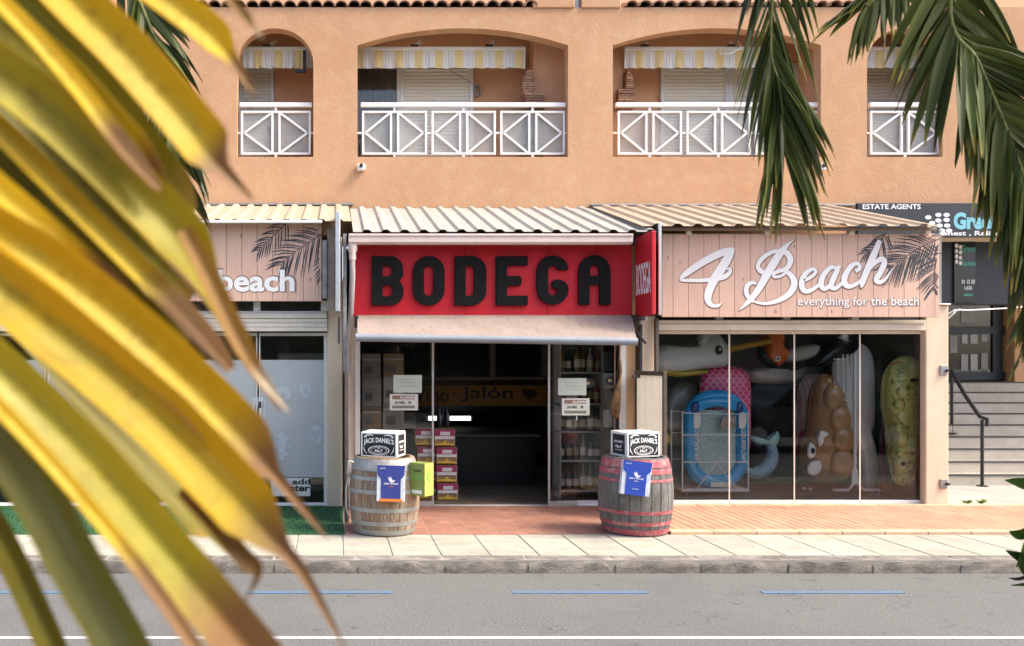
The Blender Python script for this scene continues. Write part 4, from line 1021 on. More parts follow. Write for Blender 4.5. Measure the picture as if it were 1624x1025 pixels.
# --- panels standing out from the wall between the shops
ps = thing('projecting_sign', 'narrow red sign lettered BODEGA standing out from the wall', 'sign', (px(1007, 10.2), 9.93, pz(500, 9.9)))
XP = px(1007, 10.2)
B('panel', RED, ps, XP, XP + .05, 9.67, 10.2, pz(499, 9.67), pz(366, 9.67), .01)
text('BODEGA', WINK, ps, XP - .001, 9.925, pz(466, 9.8), w=.46, h=.36, off=.012, rot=(0, 0, R(-90)))
B('bracket', STEEL, ps, XP + .01, XP + .04, 9.9, 10.38, pz(508, 9.9), pz(501, 9.9))
pb_ = thing('signboard', 'black backed board with grey edge left of the plank sign', 'board', (px(1048, 9.9), 10, pz(500, 9.9)))
XP2 = px(1047, 9.88)
B('panel', BLACKM, pb_, XP2 - .012, XP2, 9.905, 10.38, pz(500, 9.88), pz(353, 9.88), .002)
MB().box(XP2 - .018, XP2 + .018, 9.88, 9.904, pz(500, 9.88), pz(353, 9.88), .006).build('edge_trim', ALU, pb_)
FRM = mat('brown_frame', (.13, .10, .08), .55, (.09, .07, .055), ns=10)
tt = NT('yellowed_acrylic'); cc = tt.mix(tt.ramp(tt.noise(2, 4, .6, tt.mapped((1, 8, .5))), [(.35, 0), (.65, 1)]), (.78, .76, .71), (.72, .69, .64))
b_ = tt.bsdf(cc, .3, out=False); tl_ = tt.n('ShaderNodeBsdfTranslucent'); tt.l(cc, tl_.inputs[0]); mx_ = tt.n('ShaderNodeMixShader'); mx_.inputs[0].default_value = .6
tt.l(b_, mx_.inputs[1]); tt.l(tl_.outputs[0], mx_.inputs[2]); tt.l(mx_.outputs[0], tt.out.inputs[0]); ACRYL = tt.m
def wing(name, label, X, y0, y1, ztop, face):
    t = thing(name, label, 'panel', (X, (y0 + y1) / 2, .12))
    f = MB()
    for y in (y0, y1 - .04): f.box(X - .02, X + .02, y, y + .04, .12, ztop, .004)
    f.box(X - .019, X + .019, y0 + .04, y1 - .04, ztop - .05, ztop - .001, .004).box(X - .019, X + .019, y0 + .04, y1 - .04, .2, .24, .004)
    f.build('frame', FRM, t)
    MB().box(X - .006, X + .006, y0 + .041, y1 - .041, .241, ztop - .051).build('infill', face, t)
    return t
w1 = wing('wing_panel', 'tall brown framed screen behind the barrel with red hoops', px(1055, 9.45), 9.45, 10.36, pz(589, 9.45), ACRYL)
B('post', BLACKM, w1, px(1014, 10.34), px(1018.5, 10.34), 10.33, 10.37, .12, pz(515, 10.34))
B('post', FRM, w1, px(1039, 10.30), px(1044, 10.30), 10.28, 10.34, pz(600, 10.3), pz(505, 10.3))
B('wing_bar', FRM, w1, px(1004, 10.2), px(1016, 10.2), 10.2, 10.24, pz(600, 10.2), pz(595, 10.2))
w2 = wing('wing_panel', 'dark edged screen beside the left barrel seen end on', px(550, 9.35), 9.35, 10.36, pz(592, 9.35), mat('pale_panel', (.60, .55, .47), .5))
B('post', STEEL, w2, px(544, 10.1), px(549.5, 10.1), 10.05, 10.1, pz(592, 10.1), pz(372, 10.1))
t = thing('folded_panel', 'pale metal panel standing edge on beside the left sign', 'panel', (px(536, 9.9), 9.95, pz(495, 9.9)))
B('panel', ALU, t, px(532, 9.9), px(539.5, 9.9), 9.9, 10.3, pz(494, 9.9), pz(336, 9.9), .006)
B('rod', BLACKM, t, px(536, 10.0), px(539, 10.0), 10.0, 10.03, pz(545, 10), pz(503, 10))
B('bracket_board', mat('weathered_board', (.42, .34, .26), .8, (.3, .24, .18), ns=8), t, px(519, 10.2), px(531, 10.2), 10.2, 10.24, pz(493, 10.2), pz(360, 10.2))
B('bracket_strip', STEEL, t, px(511, 10.18), px(518.5, 10.18), 10.17, 10.2, pz(474, 10.18), pz(381, 10.18))

# --- estate agents at the right: stairs, door, signs
stx0, stx1 = px(1507, 12.1), 13.0
stairs = thing('staircase', 'pale stone steps with dark nosings climbing beside the beach shop', 'stairs', (px(1565, 12.2), 12.2, .12))
STEP = mat('pale_stone_step', (.50, .45, .38), .8, (.43, .385, .32), ns=5, bump=.15, bs=60, dirt=.25, dirtcol=(.42, .36, .3), dscale=3)
NOSE = mat('dark_nosing', (.075, .072, .07), .6)
for k in range(9):
    y = 12.2 + .27 * k; z = .12 + .155 * k
    s_ = MB().box(stx0, stx1, y, 15.0 if k == 8 else y + .30, z - (.02 if k else .04), z + .148, .004).build('step', STEP, stairs)
    MB().box(stx0, stx1 - .01, y - .010, y + .07, z + .1482, z + .157, .003).box(stx0, stx1 - .01, y - .010, y - .0005, z + .136, z + .148, .002).build('nosing', NOSE, s_)
structure(MB().box(px(1507, 10.5), 20, TY + .07, 12.2, .05, .128).build('forecourt', CONCRETE), 'pale concrete forecourt at the foot of the steps')
hr = thing('handrail', 'black steel handrail on the pale steps', 'handrail', (px(1553, 12.1), 12.1, .128))
XH = px(1556, 12.12)
def hz(y): return .155 * (y - 12.2) / .27
p0 = (XH, 12.1, .128); top0 = (XH, 12.1, 1.04)
MB().tube([p0, top0], .022, 8).build('post', BLACKM, hr, smooth=60)
X2 = px(1517, 13.2)
MB().tube([(X2, 13.3, .128 + hz(13.3)), (X2, 13.3, 1.04 + hz(13.3))], .022, 8).build('post', BLACKM, hr, smooth=60)
MB().tube([(XH + .02, 12.04, .96), (XH + .01, 12.02, 1.05), (XH, 12.14, 1.08), ((XH + X2) / 2, 12.72, 1.05 + hz(12.72)), (X2, 13.3, 1.06 + hz(13.3)), (X2 - .4, 14.3, 1.06 + hz(14.3))], .027, 8).build('rail', BLACKM, hr, smooth=60)
for p in ((XH, 12.1, .128), (X2, 13.3, .128 + hz(13.3))): inst('base_plate', MB().lathe([(0, 0), (.07, 0), (.07, .012), (0, .012)], seg=14).mesh('base_plate', BLACKM), hr, Vector(p) - ORI[hr.name])
NAVY = mat('dark_slate_board', (.022, .027, .033), .45, (.028, .034, .040), ns=3)
TEAL = mat('teal_ink', (.20, .52, .60), .5); GREENT = mat('green_teal_ink', (.10, .42, .36), .5)
es = thing('shop_sign', 'dark estate agents board with blue lettering above the steps', 'sign', (px(1500, 11.9), 11.9, pz(376, 11.9)))
YE = 11.94
B('board', NAVY, es, px(1360, YE), 12.2, YE, YE + .05, pz(376, YE), pz(322, YE), .006)
text('ESTATE AGENTS', WINK, es, px(1414, YE), YE - .002, pz(332, YE), w=92 * YE / FPX, h=8.0 * YE / FPX, off=.02)
text('Green', TEAL, es, px(1548, YE), YE - .002, pz(364, YE), w=72 * YE / FPX, h=27 * YE / FPX, off=.05)
text('Honest , Reliable', WINK, es, px(1540, YE), YE - .002, pz(375, YE), w=116 * YE / FPX, h=8.5 * YE / FPX, off=.02)
mb = MB()
for (u, v) in [(1472, 345), (1488, 341), (1501, 341), (1488, 350), (1501, 349), (1478, 354), (1490, 358), (1502, 358), (1494, 366), (1505, 366)]:
    e = ellipse(px(u, YE), pz(v, YE), .043, .028, 14); mb.prism(e, YE - .003, YE - .0005)
mb.build('dot_logo', WINK, es)
bx = thing('box_sign', 'tall dark lightbox with white dots and teal lettering over agent door', 'sign', (px(1555, 12.4), 12.4, pz(482, 12.4)))
YX = 12.45
B('case', NAVY, bx, px(1490, YX), px(1640, YX), YX + .1, YX + .3, pz(482, YX), pz(378, YX), .01)
B('face', mat('black_acrylic', (.02, .022, .025), .15), bx, px(1519, YX), px(1553, YX), YX + .07, YX + .098, pz(480, YX), pz(380, YX), .004)
mb = MB()
for i in range(4):
    for j in range(2):
        e = ellipse(px(1522.5 + 6.2 * j, YX), pz(389 + 8.5 * i + 2 * j, YX), .024, .030, 10); mb.prism(e, YX + .066, YX + .0695)
mb.build('dot_logo', WINK, bx)
for s_, v, w_, h, m_ in (('Green', 399, 24, 11, GREENT), ('Sales', 421, 24, 9, GREENT), ('01 15 50', 450, 21, 7, WINK), ('1,635', 460, 12, 7, WINK), ('sales', 469, 14, 5, GREENT)):
    text(s_, m_, bx, px(1541, YX), YX + .067, pz(v, YX), w=w_ * YX / FPX, h=h * YX / FPX, off=.02)
dr = thing('agent_door', 'dark framed glass door with paper listings at the top of the steps', 'door', (px(1548, 14.9), 14.9, 1.52))
YD = 14.9
f = MB(); zdb, zdt = 1.53, pz(480, YD)
f.box(px(1490, YD), px(1600, YD), YD, YD + .07, zdb, zdb + .14, .004).box(px(1490, YD), px(1600, YD), YD, YD + .07, pz(530, YD), pz(518, YD), .004).box(px(1490, YD), px(1600, YD), YD, YD + .07, zdt - .04, zdt + .2, .004)
for u in (1490, 1575): f.box(px(u, YD), px(u + 14, YD), YD + .002, YD + .068, zdb + .14, zdt - .04, .003)
f.build('frame', NAVY, dr)
MB().box(px(1504, YD), px(1575, YD), YD + .03, YD + .036, zdb + .14, zdt).build('pane', GLASS, dr)
MB().box(px(1504, YD), px(1575, YD), YD + .06, YD + .095, zdb + .14, zdt).build('backing', DARK, dr)
for (u0, u1, v0, v1) in [(1526, 1550, 482, 512), (1527, 1536, 526, 545), (1541, 1552, 525, 545), (1558, 1568, 525, 542), (1508, 1520, 532, 560), (1526, 1537, 562, 588), (1541, 1552, 562, 588), (1558, 1568, 560, 586)]:
    B('paper_listing', mat('grey_listing', (.34, .34, .33), .7, ovar=.2), dr, px(u0, YD), px(u1, YD), YD + .024, YD + .029, pz(v1, YD), pz(v0, YD), .0005)
MB().box(px(1602, 14.8), 13, 14.7, 14.98, 1.5, 3.25).build('wall_pier', STUCCO, apt)
wr = thing('wire', 'white wire running from the cream pillar toward the palm fronds', 'wire', (px(1507, 10.4), 10.4, pz(500, 10.4)))
MB().tube([(px(1506, 10.4), 10.42, pz(498, 10.4)), (px(1513, 10.4), 10.4, pz(492, 10.4)), (px(1540, 10.5), 10.5, pz(492, 10.5)), (px(1600, 10.9), 10.9, pz(489, 10.9)), (px(1700, 11.6), 11.7, pz(480, 11.6))], .008, 5).build('line', WHITE, wr)
MB().tube([(px(1506, 10.4), 10.42, pz(505, 10.4)), (px(1512, 10.4), 10.39, pz(497, 10.4)), (px(1515, 10.4), 10.4, pz(493, 10.4)), (px(1524, 10.4), 10.4, pz(491, 10.4))], .010, 5).build('knot', WHITE, wr)
for u in (1533, 1556):
    t = thing('weed', 'small green weed sprouting at the forecourt edge, %s' % ('nearer the pillar' if u == 1533 else 'nearer the handrail'), 'weed', (px(u, 10.5), 10.5, .128), 'weeds at the paving edge')
    mb = MB()
    for k in range(16):
        a = random.uniform(0, PI); L = random.uniform(.05, .12); h = random.uniform(.03, .07)
        bxx, byy = px(u, 10.5) + random.uniform(-.02, .02), 10.5 + random.uniform(-.01, .03); ex, ey = bxx + L * math.cos(a) , byy - L * .3 * math.sin(a)
        mb.add([(bxx, byy, .128), ((bxx + ex) / 2, (byy + ey) / 2 + .012, .128 + h), (ex, ey, .128 + h * .8), ((bxx + ex) / 2, (byy + ey) / 2 - .012, .128 + h * .8)], [(0, 1, 2, 3)])
    mb.build('leaves', mat('weed_green', (.16, .24, .05), .6), t, recalc=False)
# ---------------------------------------------------------------- barrels, boxes, ham
def barrel(name, label, X, Y, z, rt, rm, h, hoops, wood, hoopm, n=22):
    t = thing(name, label, 'barrel', (X, Y, z), 'wine barrels flanking the shop door')
    def rad(f): return rt + (rm - rt) * (1 - (2 * f - 1) ** 2) ** 0.85
    w = 2 * PI / n
    mb = MB(); rows = []; m = 12
    for i in range(m + 1):
        f = i / m; r = rad(f); zz = h * f; half = w / 2 * .985
        row = [(r * math.cos(a), r * math.sin(a), zz) for a in (-half, -half * .9, 0, half * .9, half)]
        row[0] = ((r - .006) * math.cos(-half), (r - .006) * math.sin(-half), zz); row[-1] = ((r - .006) * math.cos(half), (r - .006) * math.sin(half), zz)
        row += [((r - .03) * math.cos(half), (r - .03) * math.sin(half), zz), ((r - .03) * math.cos(-half), (r - .03) * math.sin(-half), zz)]
        rows.append(row)
    mb.grid(rows, closed=True); mb.f += [tuple(range(7)), tuple(range(m * 7, m * 7 + 7))]; mb.m += [0, 0]
    me = mb.mesh('stave', wood, smooth=35)
    for k in range(n): inst('stave', me, t, (0, 0, 0), (0, 0, k * w + .1), (1, 1, 1 + random.uniform(-.004, .004)))
    for (f0, f1) in hoops:
        prof = []
        for i in range(5): f = f0 + (f1 - f0) * i / 4; prof.append((rad(f) + .0045, h * f))
        prof = [(prof[0][0] - .008, prof[0][1])] + prof + [(prof[-1][0] - .008, prof[-1][1])]
        inst('hoop', MB().lathe(prof, seg=44).mesh('hoop', hoopm, smooth=50), t)
    inst('head', MB().lathe([(0, h - .04), (rt - .012, h - .04), (rt - .012, h - .055), (0, h - .055)], seg=30).mesh('head', wood, smooth=40), t)
    return t
OAK = mat('weathered_oak', (.40, .31, .225), .85, (.17, .115, .08), ns=9, lo=.36, hi=.68, stretch=(7, 7, .8), bump=.6, bs=16, bd=.008, ovar=.20, dirt=.65, dirtcol=(.30, .125, .055), dscale=7, dlo=.5, dhi=.62)
GREYOAK = mat('dark_grey_oak', (.17, .16, .15), .85, (.09, .083, .077), ns=5, lo=.34, hi=.68, stretch=(4, 4, .8), bump=.5, bs=16, bd=.006, ovar=.10, dirt=.55, dirtcol=(.36, .33, .30), dscale=5, dlo=.52, dhi=.74)
GALV = mat('galvanised_hoop', (.40, .40, .38), .55, (.30, .29, .27), ns=14, metal=.45, bump=.2, dirt=.35, dirtcol=(.28, .16, .09), dscale=11)
REDHOOP = mat('flaking_red_hoop', (.42, .085, .10), .7, (.33, .075, .085), ns=10, bump=.35, bs=50, dirt=.6, dirtcol=(.46, .33, .31), dscale=14, dlo=.48, dhi=.62)
BY = 8.87; BH = .755; BZ = .1255
b1 = barrel('barrel', 'weathered brown barrel with grey steel hoops left of the door', px(609.5, BY), BY, BZ, .295, .352, BH, [(.015, .075), (.135, .19), (.31, .365), (.545, .60), (.72, .77), (.84, .985)], OAK, GALV)
mb = MB()
cxb, cyb = px(609.5, BY), BY
mb.tube([(cxb - .30, cyb - .1, BZ + .70), (cxb - .36, cyb - .13, BZ + .72), (cxb - .37, cyb - .13, BZ + .60), (cxb - .33, cyb - .10, BZ + .54)], .014, 7)
o = mb.build('handle', GALV, b1, smooth=60)
mb = MB().tube([(cxb - .35, cyb - .10, BZ + .62), (cxb - .385, cyb - .13, BZ + .45), (cxb - .385, cyb - .13, BZ + .25), (cxb - .35, cyb - .1, BZ + .14)], .008, 6)
mb.build('cord', mat('pale_cord', (.5, .46, .4), .8), b1, smooth=60)
b2 = barrel('barrel', 'dark grey barrel with flaking red hoops right of the door', px(1007.5, BY), BY, BZ, .30, .362, BH, [(.015, .085), (.135, .185), (.285, .33), (.70, .735), (.80, .865), (.885, .985)], GREYOAK, REDHOOP)
JW = mat('white_carton', (.76, .755, .73), .6, (.70, .69, .66), ns=6)
def carton(label, X, Y, z, rz, w, d, h):
    t = thing('carton', label, 'box', (0, 0, 0), 'black and white cartons on the barrels')
    B('box', JW, t, -w / 2, w / 2, -d / 2, d / 2, 0, h, .005)
    B('box_flap', JW, t, -w / 2 + .002, w / 2 - .002, -.004, d / 2 - .002, h + .0005, h + .0035, .001)
    def label_face(W, Hh, y, rot, big):
        # black panel with white lettering, built facing the street, then turned
        def ins(name, me, dx, dz, e): 
            v = Matrix.Rotation(rot, 4, 'Z') @ Vector((dx, -y - e, dz)); inst(name, me, t, v, (0, 0, rot))
        ins('label_panel', MB().box(-W / 2, W / 2, -.0006, .0006, 0, Hh).mesh('label_panel', INK), 0, (h - Hh) / 2, .001)
        ins('lettering', text_mesh("JACK DANIEL'S", WINK, W * (.92 if big else .72), Hh * (.31 if big else .15), off=.03, arch=.0 if not big else Hh * .10, extr=.0004), 0, (h - Hh) / 2 + Hh * .54, .0022)
        if big:
            pl = [ellipse(0, 0, W * .33, Hh * .22, 26), ellipse(0, 0, W * .30, Hh * .185, 26)]
            ins('label_ring', curve_mesh('label_ring', pl, .0004, 0, WINK), 0, (h - Hh) / 2 + Hh * .24, .0022)
            pl = [ellipse(0, 0, W * .25, Hh * .15, 22), ellipse(0, 0, W * .237, Hh * .135, 22)]
            ins('label_ring', curve_mesh('label_ring', pl, .0004, 0, WINK), 0, (h - Hh) / 2 + Hh * .24, .0022)
            ins('lettering', text_mesh('No.7', WINK, W * .24, Hh * .14, off=.04, extr=.0004), 0, (h - Hh) / 2 + Hh * .15, .0024)
            ins('lettering', text_mesh('OLD', WINK, W * .09, Hh * .05, off=.03, extr=.0004), 0, (h - Hh) / 2 + Hh * .315, .0024)
            for s in (-1, 1):
                sw = MB()
                ribbon(sw, [(s * W * .16, Hh * .92, .004), (s * W * .26, Hh * .96, .010), (s * W * .38, Hh * .93, .012), (s * W * .44, Hh * .86, .010), (s * W * .40, Hh * .83, .006), (s * W * .36, Hh * .86, .003)], 0, .0004, 6)
                ins('scroll', sw.mesh('scroll', WINK, recalc=False), 0, (h - Hh) / 2, .0022); sw = MB()
                ribbon(sw, [(s * W * .46, Hh * .40, .003), (s * W * .44, Hh * .22, .008), (s * W * .36, Hh * .06, .003)], 0, .0004, 6)
                ins('scroll', sw.mesh('scroll', WINK, recalc=False), 0, (h - Hh) / 2, .0022)
        else:
            ins('lettering', text_mesh('No.7', WINK, W * .5, Hh * .16, off=.04, extr=.0004), 0, (h - Hh) / 2 + Hh * .30, .0022)
            ins('lettering', text_mesh('TENNESSEE', WINK, W * .6, Hh * .05, off=.02, extr=.0004), 0, (h - Hh) / 2 + Hh * .18, .0022)
    label_face(w * .90, h * .86, d / 2, 0, True)
    label_face(d * .72, h * .80, w / 2, R(90), False); label_face(d * .72, h * .80, w / 2, R(-90), False)
    t.location = (X, Y, z); t.rotation_euler = (0, 0, rz)
    return t
carton('black and white spirits carton on the brown barrel', px(608, BY), BY, BZ + BH - .0 + .001, R(-21), .375, .30, .245)
carton('black and white spirits carton on the red-hooped barrel', px(1007, BY), BY, BZ + BH + .001, R(14), .365, .30, .245)
BLUE = mat('royal_blue_card', (.028, .075, .42), .5, (.024, .065, .38), ns=8); DBLUE = mat('deep_blue_card', (.045, .062, .27), .5); ORG = mat('orange_card', (.80, .24, .04), .55)
PALE = mat('pale_print_card', (.70, .72, .74), .55, (.50, .56, .66), ns=18, lo=.45, hi=.6)
def gift_carton(label, X, Y, z, w, h, blue, orange, tilt):
    t = thing('gift_carton', label, 'carton', (0, 0, 0), 'blue cartons hung on the barrels')
    d = .07
    B('card_body', PALE, t, -w / 2, w / 2, 0, d, 0, h * .985, .003)
    poly = [(-w * .35, h * .08), (w * .35, h * .08), (w * .35, h * .62), (w * .48, h * .74), (w * .5, h), (-w * .5, h), (-w * .48, h * .74), (-w * .35, h * .62)]
    MB().prism(poly, -.004, -.0005).build('front_print', blue, t)
    if orange: MB().prism([(-w * .47, .0), (w * .47, .0), (w * .36, h * .078), (-w * .36, h * .078)], -.004, -.0005).build('base_print', ORG, t)
    else: MB().prism([(-w * .35, .0), (w * .35, .0), (w * .35, h * .079), (-w * .35, h * .079)], -.004, -.0005).build('base_print', blue, t)
    g = MB()
    ribbon(g, [(-w * .10, h * .68, .002), (-w * .05, h * .62, .018), (w * .02, h * .56, .024), (w * .10, h * .57, .012), (w * .14, h * .60, .003)], -.0056, .0012, 6)
    ribbon(g, [(-w * .02, h * .70, .002), (w * .0, h * .63, .014), (w * .04, h * .57, .016)], -.0058, .0012, 6)
    g.build('bird_emblem', WINK, t, recalc=False)
    inst('lettering', text_mesh('GREY GOOSE', WINK, w * .50, h * .045, off=.02), t, (0, -.0052, h * .47))
    inst('lettering', text_mesh('VODKA', WINK if not orange else ORG, w * .17, h * .028, off=.02), t, (0, -.0052, h * .405))
    inst('lettering', text_mesh('IMPORTED', WINK, w * .2, h * .03, off=.01), t, (-w * .3, -.0052, h * .90))
    if not orange: inst('lettering', text_mesh('FRANCE', WINK, w * .2, h * .03, off=.01), t, (0, -.0052, h * .17))
    t.location = (X, Y, z); t.rotation_euler = (R(-2), tilt, R(-4))
    return t
gift_carton('blue carton with orange base hung on the brown barrel', px(619.5, 8.44), 8.45, pz(796, 8.44), .270, .345, DBLUE, True, R(1))
gift_carton('plain blue carton tilted on the front of the red-hooped barrel', px(1007, 8.42), 8.43, pz(786, 8.42), .272, .325, BLUE, False, R(6))
LIME = mat('lime_card', (.55, .62, .10), .55, (.48, .55, .09), ns=6); LIME_SHADE = mat('shaded_lime_card', (.24, .29, .07), .6, (.20, .25, .06), ns=6); LG = mat('bright_green_ink', (.10, .42, .06), .6)  # darker olive is the same lime card with shade put into its colour
t = thing('lime_carton', 'lime green carton hung on the right side of the brown barrel', 'carton', (0, 0, 0))
w_, d_, h_ = .185, .14, .315
B('box', LIME_SHADE, t, -w_, 0, 0, d_, 0, h_, .002)
MB().box(.0003, .0016, .001, d_ - .001, .001, h_ - .001).build('side_print', LIME, t)  # thin sheet in the brighter lime, standing for the lit side
def onx(me, dx, dz, e=.0022): inst('print_mark', me, t, (e, dx, dz), (0, 0, R(90)))
for nm, (cx_, rx_) in (('f', (-w_ / 2, .055)),):
    MB().prism(ellipse(cx_, h_ * .58, rx_, .034, 22), -.002, -.0004).build('print_mark', LG, t)
    MB().prism(ellipse(cx_, h_ * .58, rx_ * .7, .02, 18), -.0028, -.0021).build('print_mark', LIME_SHADE, t)
inst('lettering', text_mesh('CIDER', INK, .1, .016, off=.02), t, (-w_ / 2, -.0022, h_ * .74))
MB().box(-w_ * .83, -w_ * .18, -.0015, -.0004, .02, .055).build('barcode', PAPER, t)
onx(MB().prism(ellipse(0, 0, .04, .042, 20), -.0006, .0006).mesh('print_mark', LG), d_ / 2, h_ * .58)
onx(MB().prism(ellipse(0, 0, .025, .026, 16), -.0005, .0005).mesh('print_mark', LIME), d_ / 2, h_ * .58, .0034)
onx(text_mesh('CIDER', LG, .09, .016, off=.02), d_ / 2, h_ * .76)
t.location = (px(673, 8.53), 8.50, pz(787, 8.53)); t.rotation_euler = (0, 0, R(-42))
# leg of ham on a cord
HAM = mat('cured_ham', (.22, .125, .05), .5, (.09, .045, .02), ns=16, bump=.5, bs=20, bd=.01)
t = thing('cured_ham', 'cured ham leg hanging on a cord beside the right door', 'ham', (px(977, 10.2), 10.2, pz(663, 10.2)))
Yh = 10.2
P = [(983, 560, .005), (984, 575, .012), (984, 588, .020), (984, 596, .014), (982, 607, .024), (979, 622, .044), (976, 640, .062), (975.5, 652, .060), (977, 660, .042), (979, 664, .010)]
P = catmull([(px(u, Yh), pz(v, Yh), r) for u, v, r in P], 5)
mb = MB().tube([(a, Yh, b) for a, b, r in P], [max(.004, r) for a, b, r in P], 12)
mb.v = [(x, Yh + (y - Yh) * .7, z) for x, y, z in mb.v]
mb.build('leg', HAM, t, smooth=170)
mb = MB().tube([(px(983, Yh), Yh, pz(572, Yh)), (px(984, Yh), Yh, pz(540, Yh) + .05)], .011, 6); mb.tube([(px(976, Yh), Yh + .02, pz(520, Yh)), (px(976, Yh), Yh + .03, pz(685, Yh))], .006, 6)
mb.build('cord', mat('pale_red_cord', (.48, .36, .32), .8, (.25, .1, .08), ns=30), t, smooth=60)

# ---------------------------------------------------------------- notices on the doors
GREENP = mat('pale_green_paper', (.62, .71, .62), .7); BRN = mat('brown_ink', (.33, .20, .16), .7); GRI = mat('grey_olive_ink', (.26, .25, .20), .7)
Yn = GY - .035
for (u0, u1, v0, v1, lab, kind) in [(624, 669, 595, 623, 'blank pale green notice above the alarm notice on the left door', 0), (618, 663, 625, 651, 'alarm notice on the left door', 1), (885, 930, 600, 627, 'blank pale green notice above the alarm notice on the right door', 0), (891, 935, 632, 659, 'alarm notice on the right door', 1)]:
    t = thing('paper_notice', lab, 'notice', (px((u0 + u1) / 2, Yn), Yn, pz(v1, Yn)))
    B('sheet', GREENP if not kind else PAPER, t, px(u0, Yn), px(u1, Yn), Yn, Yn + .002, pz(v1, Yn), pz(v0, Yn), .0004)
    xm = px((u0 + u1) / 2, Yn)
    if kind:
        B('heading_bar', BRN, t, px(u0 + 4, Yn), px(u1 - 5, Yn), Yn - .001, Yn - .0002, pz(v0 + 8.5, Yn), pz(v0 + 2.5, Yn), .0002)
        text('ALARMA', WINK, t, px(u0 + 28, Yn), Yn - .0016, pz(v0 + 7.5, Yn), w=24 * Yn / FPX, h=4 * Yn / FPX, off=.03)
        text('24 HRS', INK, t, px(u0 + 16, Yn), Yn - .001, pz(v0 + 16, Yn), w=16 * Yn / FPX, h=4.5 * Yn / FPX, off=.03)
        text('A', INK, t, px(u0 + 32, Yn), Yn - .001, pz(v0 + 16, Yn), w=6 * Yn / FPX, h=5 * Yn / FPX, off=.03)
        B('footer_bar', GRI, t, px(u0 + 4, Yn), px(u1 - 5, Yn), Yn - .001, Yn - .0002, pz(v1 - 3, Yn), pz(v1 - 7.5, Yn), .0002)
    else:
        for k in range(3): B('text_line', mat('faint_ink', (.50, .56, .50), .7), t, px(u0 + 10, Yn), px(u1 - 12 + 3 * k, Yn), Yn - .0008, Yn - .0002, pz(v0 + 8 + 5 * k, Yn), pz(v0 + 6.8 + 5 * k, Yn), .0001)
for (u, v, lab) in ((935, 608, 'round black sticker beside the blank notice'), (970, 604, 'round black sticker beside the ham')):
    t = thing('round_sticker', lab, 'sticker', (px(u, Yn), Yn, pz(v + 7, Yn)), 'round black stickers on the right door')
    MB().prism(ellipse(px(u, Yn), pz(v, Yn), .066, .054, 24), Yn + .022, Yn + .026).build('disc', INK, t)
    MB().prism(ellipse(px(u - 2, Yn), pz(v, Yn), .024, .020, 14), Yn + .018, Yn + .0215).build('mark', mat('tan_ink', (.42, .34, .2), .6), t)
# posters beside the ham
for k, (v0, v1, c) in enumerate(((558, 588, (.05, .05, .05)), (592, 616, (.55, .57, .54)), (620, 646, (.05, .05, .05)), (650, 678, (.55, .57, .54)), (682, 712, (.05, .05, .05)))):
    tag(MB().box(px(957, 10.62), px(981, 10.62), 10.62, 10.624, pz(v1, 10.62), pz(v0, 10.62)).build('poster', mat('poster_%s' % ('dark' if c[0] < .1 else 'pale'), c, .5, tuple(q * .7 for q in c), ns=14)),
        '%s poster in the column behind the ham, %s from top' % ('dark' if c[0] < .1 else 'pale', ('first', 'second', 'third', 'fourth', 'fifth')[k]), 'poster', 'posters behind the ham')
# wine cartons stacked inside the door
PINK = mat('magenta_band', (.33, .03, .10), .6); KRAFT = mat('kraft_card', (.40, .27, .12), .8, (.33, .22, .10), ns=8); YTAB = mat('yellow_tab', (.72, .46, .06), .6); WL = mat('white_label', (.70, .68, .66), .6)
def wine_box(label, X, Y, z, w, d, h):
    t = thing('wine_box', label, 'box', (X, Y, z), 'wine boxes stacked inside the door')
    x0, x1, y0, y1 = X - w / 2, X + w / 2, Y - d / 2, Y + d / 2
    mb = MB().box(x0, x1, y0 + .02, y1, z, z + h * .94, .003).box(x0, x0 + .02, y0, y0 + .019, z, z + h * .94).box(x1 - .02, x1, y0, y0 + .019, z, z + h * .94)
    mb.build('box', KRAFT, t)
    B('pink_band', PINK, t, x0 + .003, x1 - .003, y0 - .006, y0 - .001, z + h * .56, z + h * .93, .001)
    B('label_panel', WL, t, x0 + w * .28, x1 - w * .24, y0 - .009, y0 - .0065, z + h * .60, z + h * .80, .001)
    B('white_band', WL, t, x0 + .003, x1 - .003, y0 - .006, y0 - .001, z + h * .38, z + h * .555, .001)
    MB().prism([(x0 + .01, z + .01), (x1 - .01, z + .01), (x1 - .01, z + .03), (x0 + w * .62, z + .035), (x0 + w * .5, z + .08), (x0 + w * .38, z + .035), (x0 + .01, z + .03)], y0 - .006, y0 - .0005).build('yellow_tab', YTAB, t)
    B('side_print', WL, t, x1 + .0005, x1 + .003, y0 + .01, y1 - .01, z + .02, z + h * .9, .001)
    return t
names = ('bottom', 'second', 'third', 'top')
for r in range(4):
    for k, (u, Yc) in enumerate(((676, 11.1), (706 + r * .0, 11.0))):
        wine_box('magenta banded wine box, %s of the %s stack inside the door' % (names[r], ('half hidden', 'open doorway')[k]), px(u - 3.2 * (r > 2) + 1.5 * (r == 0), Yc), Yc, .131 + r * .2215, .25, .30, .220)
for k, u in enumerate((697, 703, 709)):
    tag(MB().lathe([(0, 0), (.036, 0), (.038, .15), (.014, .19), (.014, .25), (0, .25)], px(u, 11.0), 11.0 + .05 * (k % 2), 12).build('bottle', mat('black_bottle', (.012, .012, .014), .15), smooth=50), '%s black bottle on top of the wine box stack' % ('left', 'middle', 'right')[k], 'bottle', 'black bottles on the wine boxes')
    bpy.data.objects[[o.name for o in bpy.data.objects if o.name.startswith('bottle')][-1]]
for o in bpy.data.objects:
    if o.get('group') == 'black bottles on the wine boxes': o.location.z = .131 + 4 * .2215 + .001
